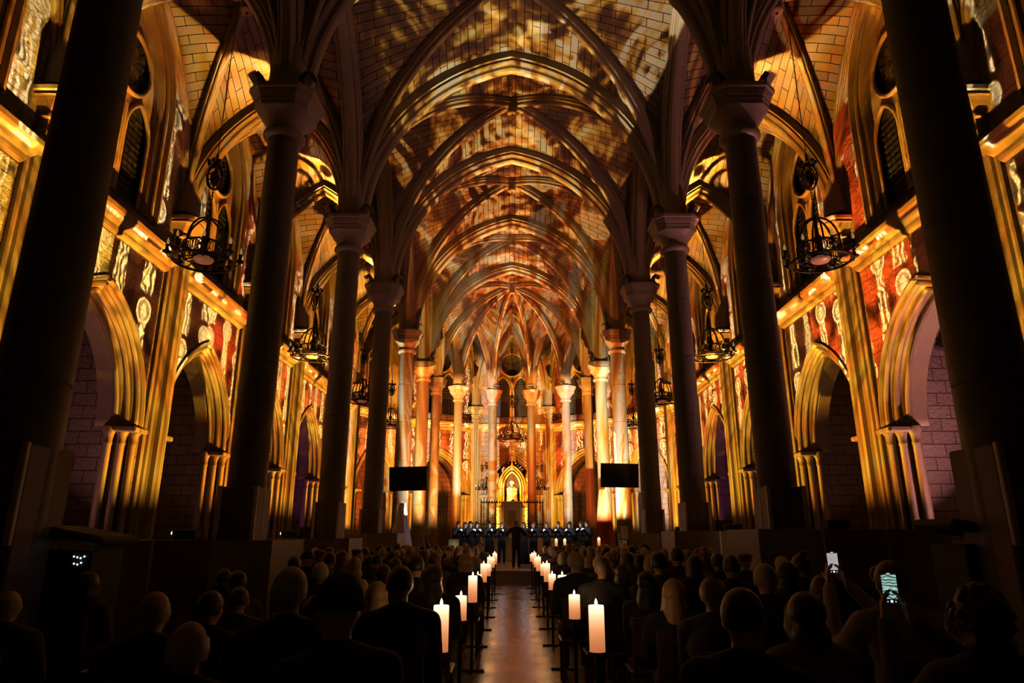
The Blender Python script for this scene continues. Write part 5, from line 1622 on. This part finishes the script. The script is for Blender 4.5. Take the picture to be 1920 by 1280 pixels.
# choir and conductor
M['folder'] = plain('black_folder', (.012, .012, .014), .5)
M['score'] = plain('music_sheet', (.7, .75, .8), .6)
M['clip'] = plain('clip_light', (.8, .9, 1), .3, emit=(.7, .85, 1), estr=9)
def folder_proto():
    r = empty('music_folder')
    for sgn in (-1, 1):
        a = R(12)
        o = MB(); p = MB()
        for mb_, th, w_, h_, off in ((o, .008, .17, .30, 0), (p, .003, .15, .27, .006)):
            vs = []
            for x in (0, sgn*w_):
                for z in (-h_/2, h_/2):
                    for t in (0, th): vs.append((x*math.cos(a) + sgn*.004, -abs(x)*math.sin(a) + (-t - off) , z))
            mb_.add(vs, [(0, 2, 6, 4), (1, 5, 7, 3), (0, 1, 3, 2), (4, 6, 7, 5), (0, 4, 5, 1), (2, 3, 7, 6)])
        for mb_ in (o, p):
            T = Matrix.Rotation(R(-50), 3, 'X'); mb_.v = [tuple(T @ Vector(v)) for v in mb_.v]
        o.build('cover', M['folder'], r); p.build('page', M['score'], r)
    c = MB(); c.tube([(0, .10, .10), (0, .04, .17), (0, -.03, .16)], .006, 6); c.ell((0, -.035, .155), (.022, .022, .012), 10, 6)
    c.build('clip_light', M['clip'], r)
    return r
FP = folder_proto(); fpu = False
SING = [(859, 996, 27.0, 'short', 'dark brown', 1, 25), (872, 998, 28.2, 'long', 'brown', 0, 20), (882, 991, 26.6, 'bob', 'black', 0, 30), (894, 992, 27.4, 'long', 'dark brown', 0, 25), (918, 990, 26.8, 'long', 'black', 0, 15), (941, 988, 27.8, 'short', 'blonde', 1, 8),
        (982, 988, 28.0, 'bob', 'grey', 0, -5), (1000, 988, 27.0, 'short', 'auburn', 1, -10), (1025, 985, 27.6, 'short', 'grey', 1, -20), (1047, 986, 26.8, 'crop', 'grey', 1, -22), (1068, 983, 27.6, 'long', 'dark brown', 0, -28), (1089, 979, 28.2, 'short', 'brown', 1, -30), (1100, 978, 27.2, 'crop', 'dark brown', 1, -35)]
for k, (px, ty, D, s_, h_, t, turn) in enumerate(SING):
    p = at(px, ty - 4, D)
    sc = min(1.06, max(.93, (p.z - .4) / 1.79))
    hd = {'bob': '%s bob' % h_, 'long': 'long %s hair' % h_, 'short': 'short %s hair' % h_, 'crop': 'cropped %s hair' % h_}[s_]
    rz = PI + R(turn) 
    b = make_person(singer_t if t else singer, (p.x, D, .4), rz, sc, s_, h_, 10, 'singer in black with %s holding a folder, %s from the left' % (hd, ords[k]), 'choir singers')
    w = Matrix.Translation(b.location) @ Matrix.Rotation(rz, 4, 'Z') @ Matrix.Diagonal((*b.scale, 1)) @ Vector((0, .37, 1.27))
    lb = 'open music folder with a clip light held by the %s singer from the left' % ords[k]
    if not fpu: fpu = True; f_ = FP; FP.location = w; FP.rotation_euler = (0, 0, rz); tag(FP, lb, 'music folder', 'music folders of the choir')
    else: f_ = copy_tree(FP, w, rz, lb)
    l = bpy.data.lights.new('clip_lamp', 'POINT'); l.energy = 1.3; l.color = (.68, .82, 1); l.shadow_soft_size = .02
    o = bpy.data.objects.new('clip_lamp', l); COL.objects.link(o); o.parent = f_; o.location = (0, -.09, .20)
pc = at(968, 974, 24.4)
make_person(cond, (pc.x, 24.4, .4), R(0), (pc.z - .4)/1.79, 'short', 'auburn', 10, 'conductor in a black suit with arms spread, standing with back turned in the aisle', 'conductor of the choir')
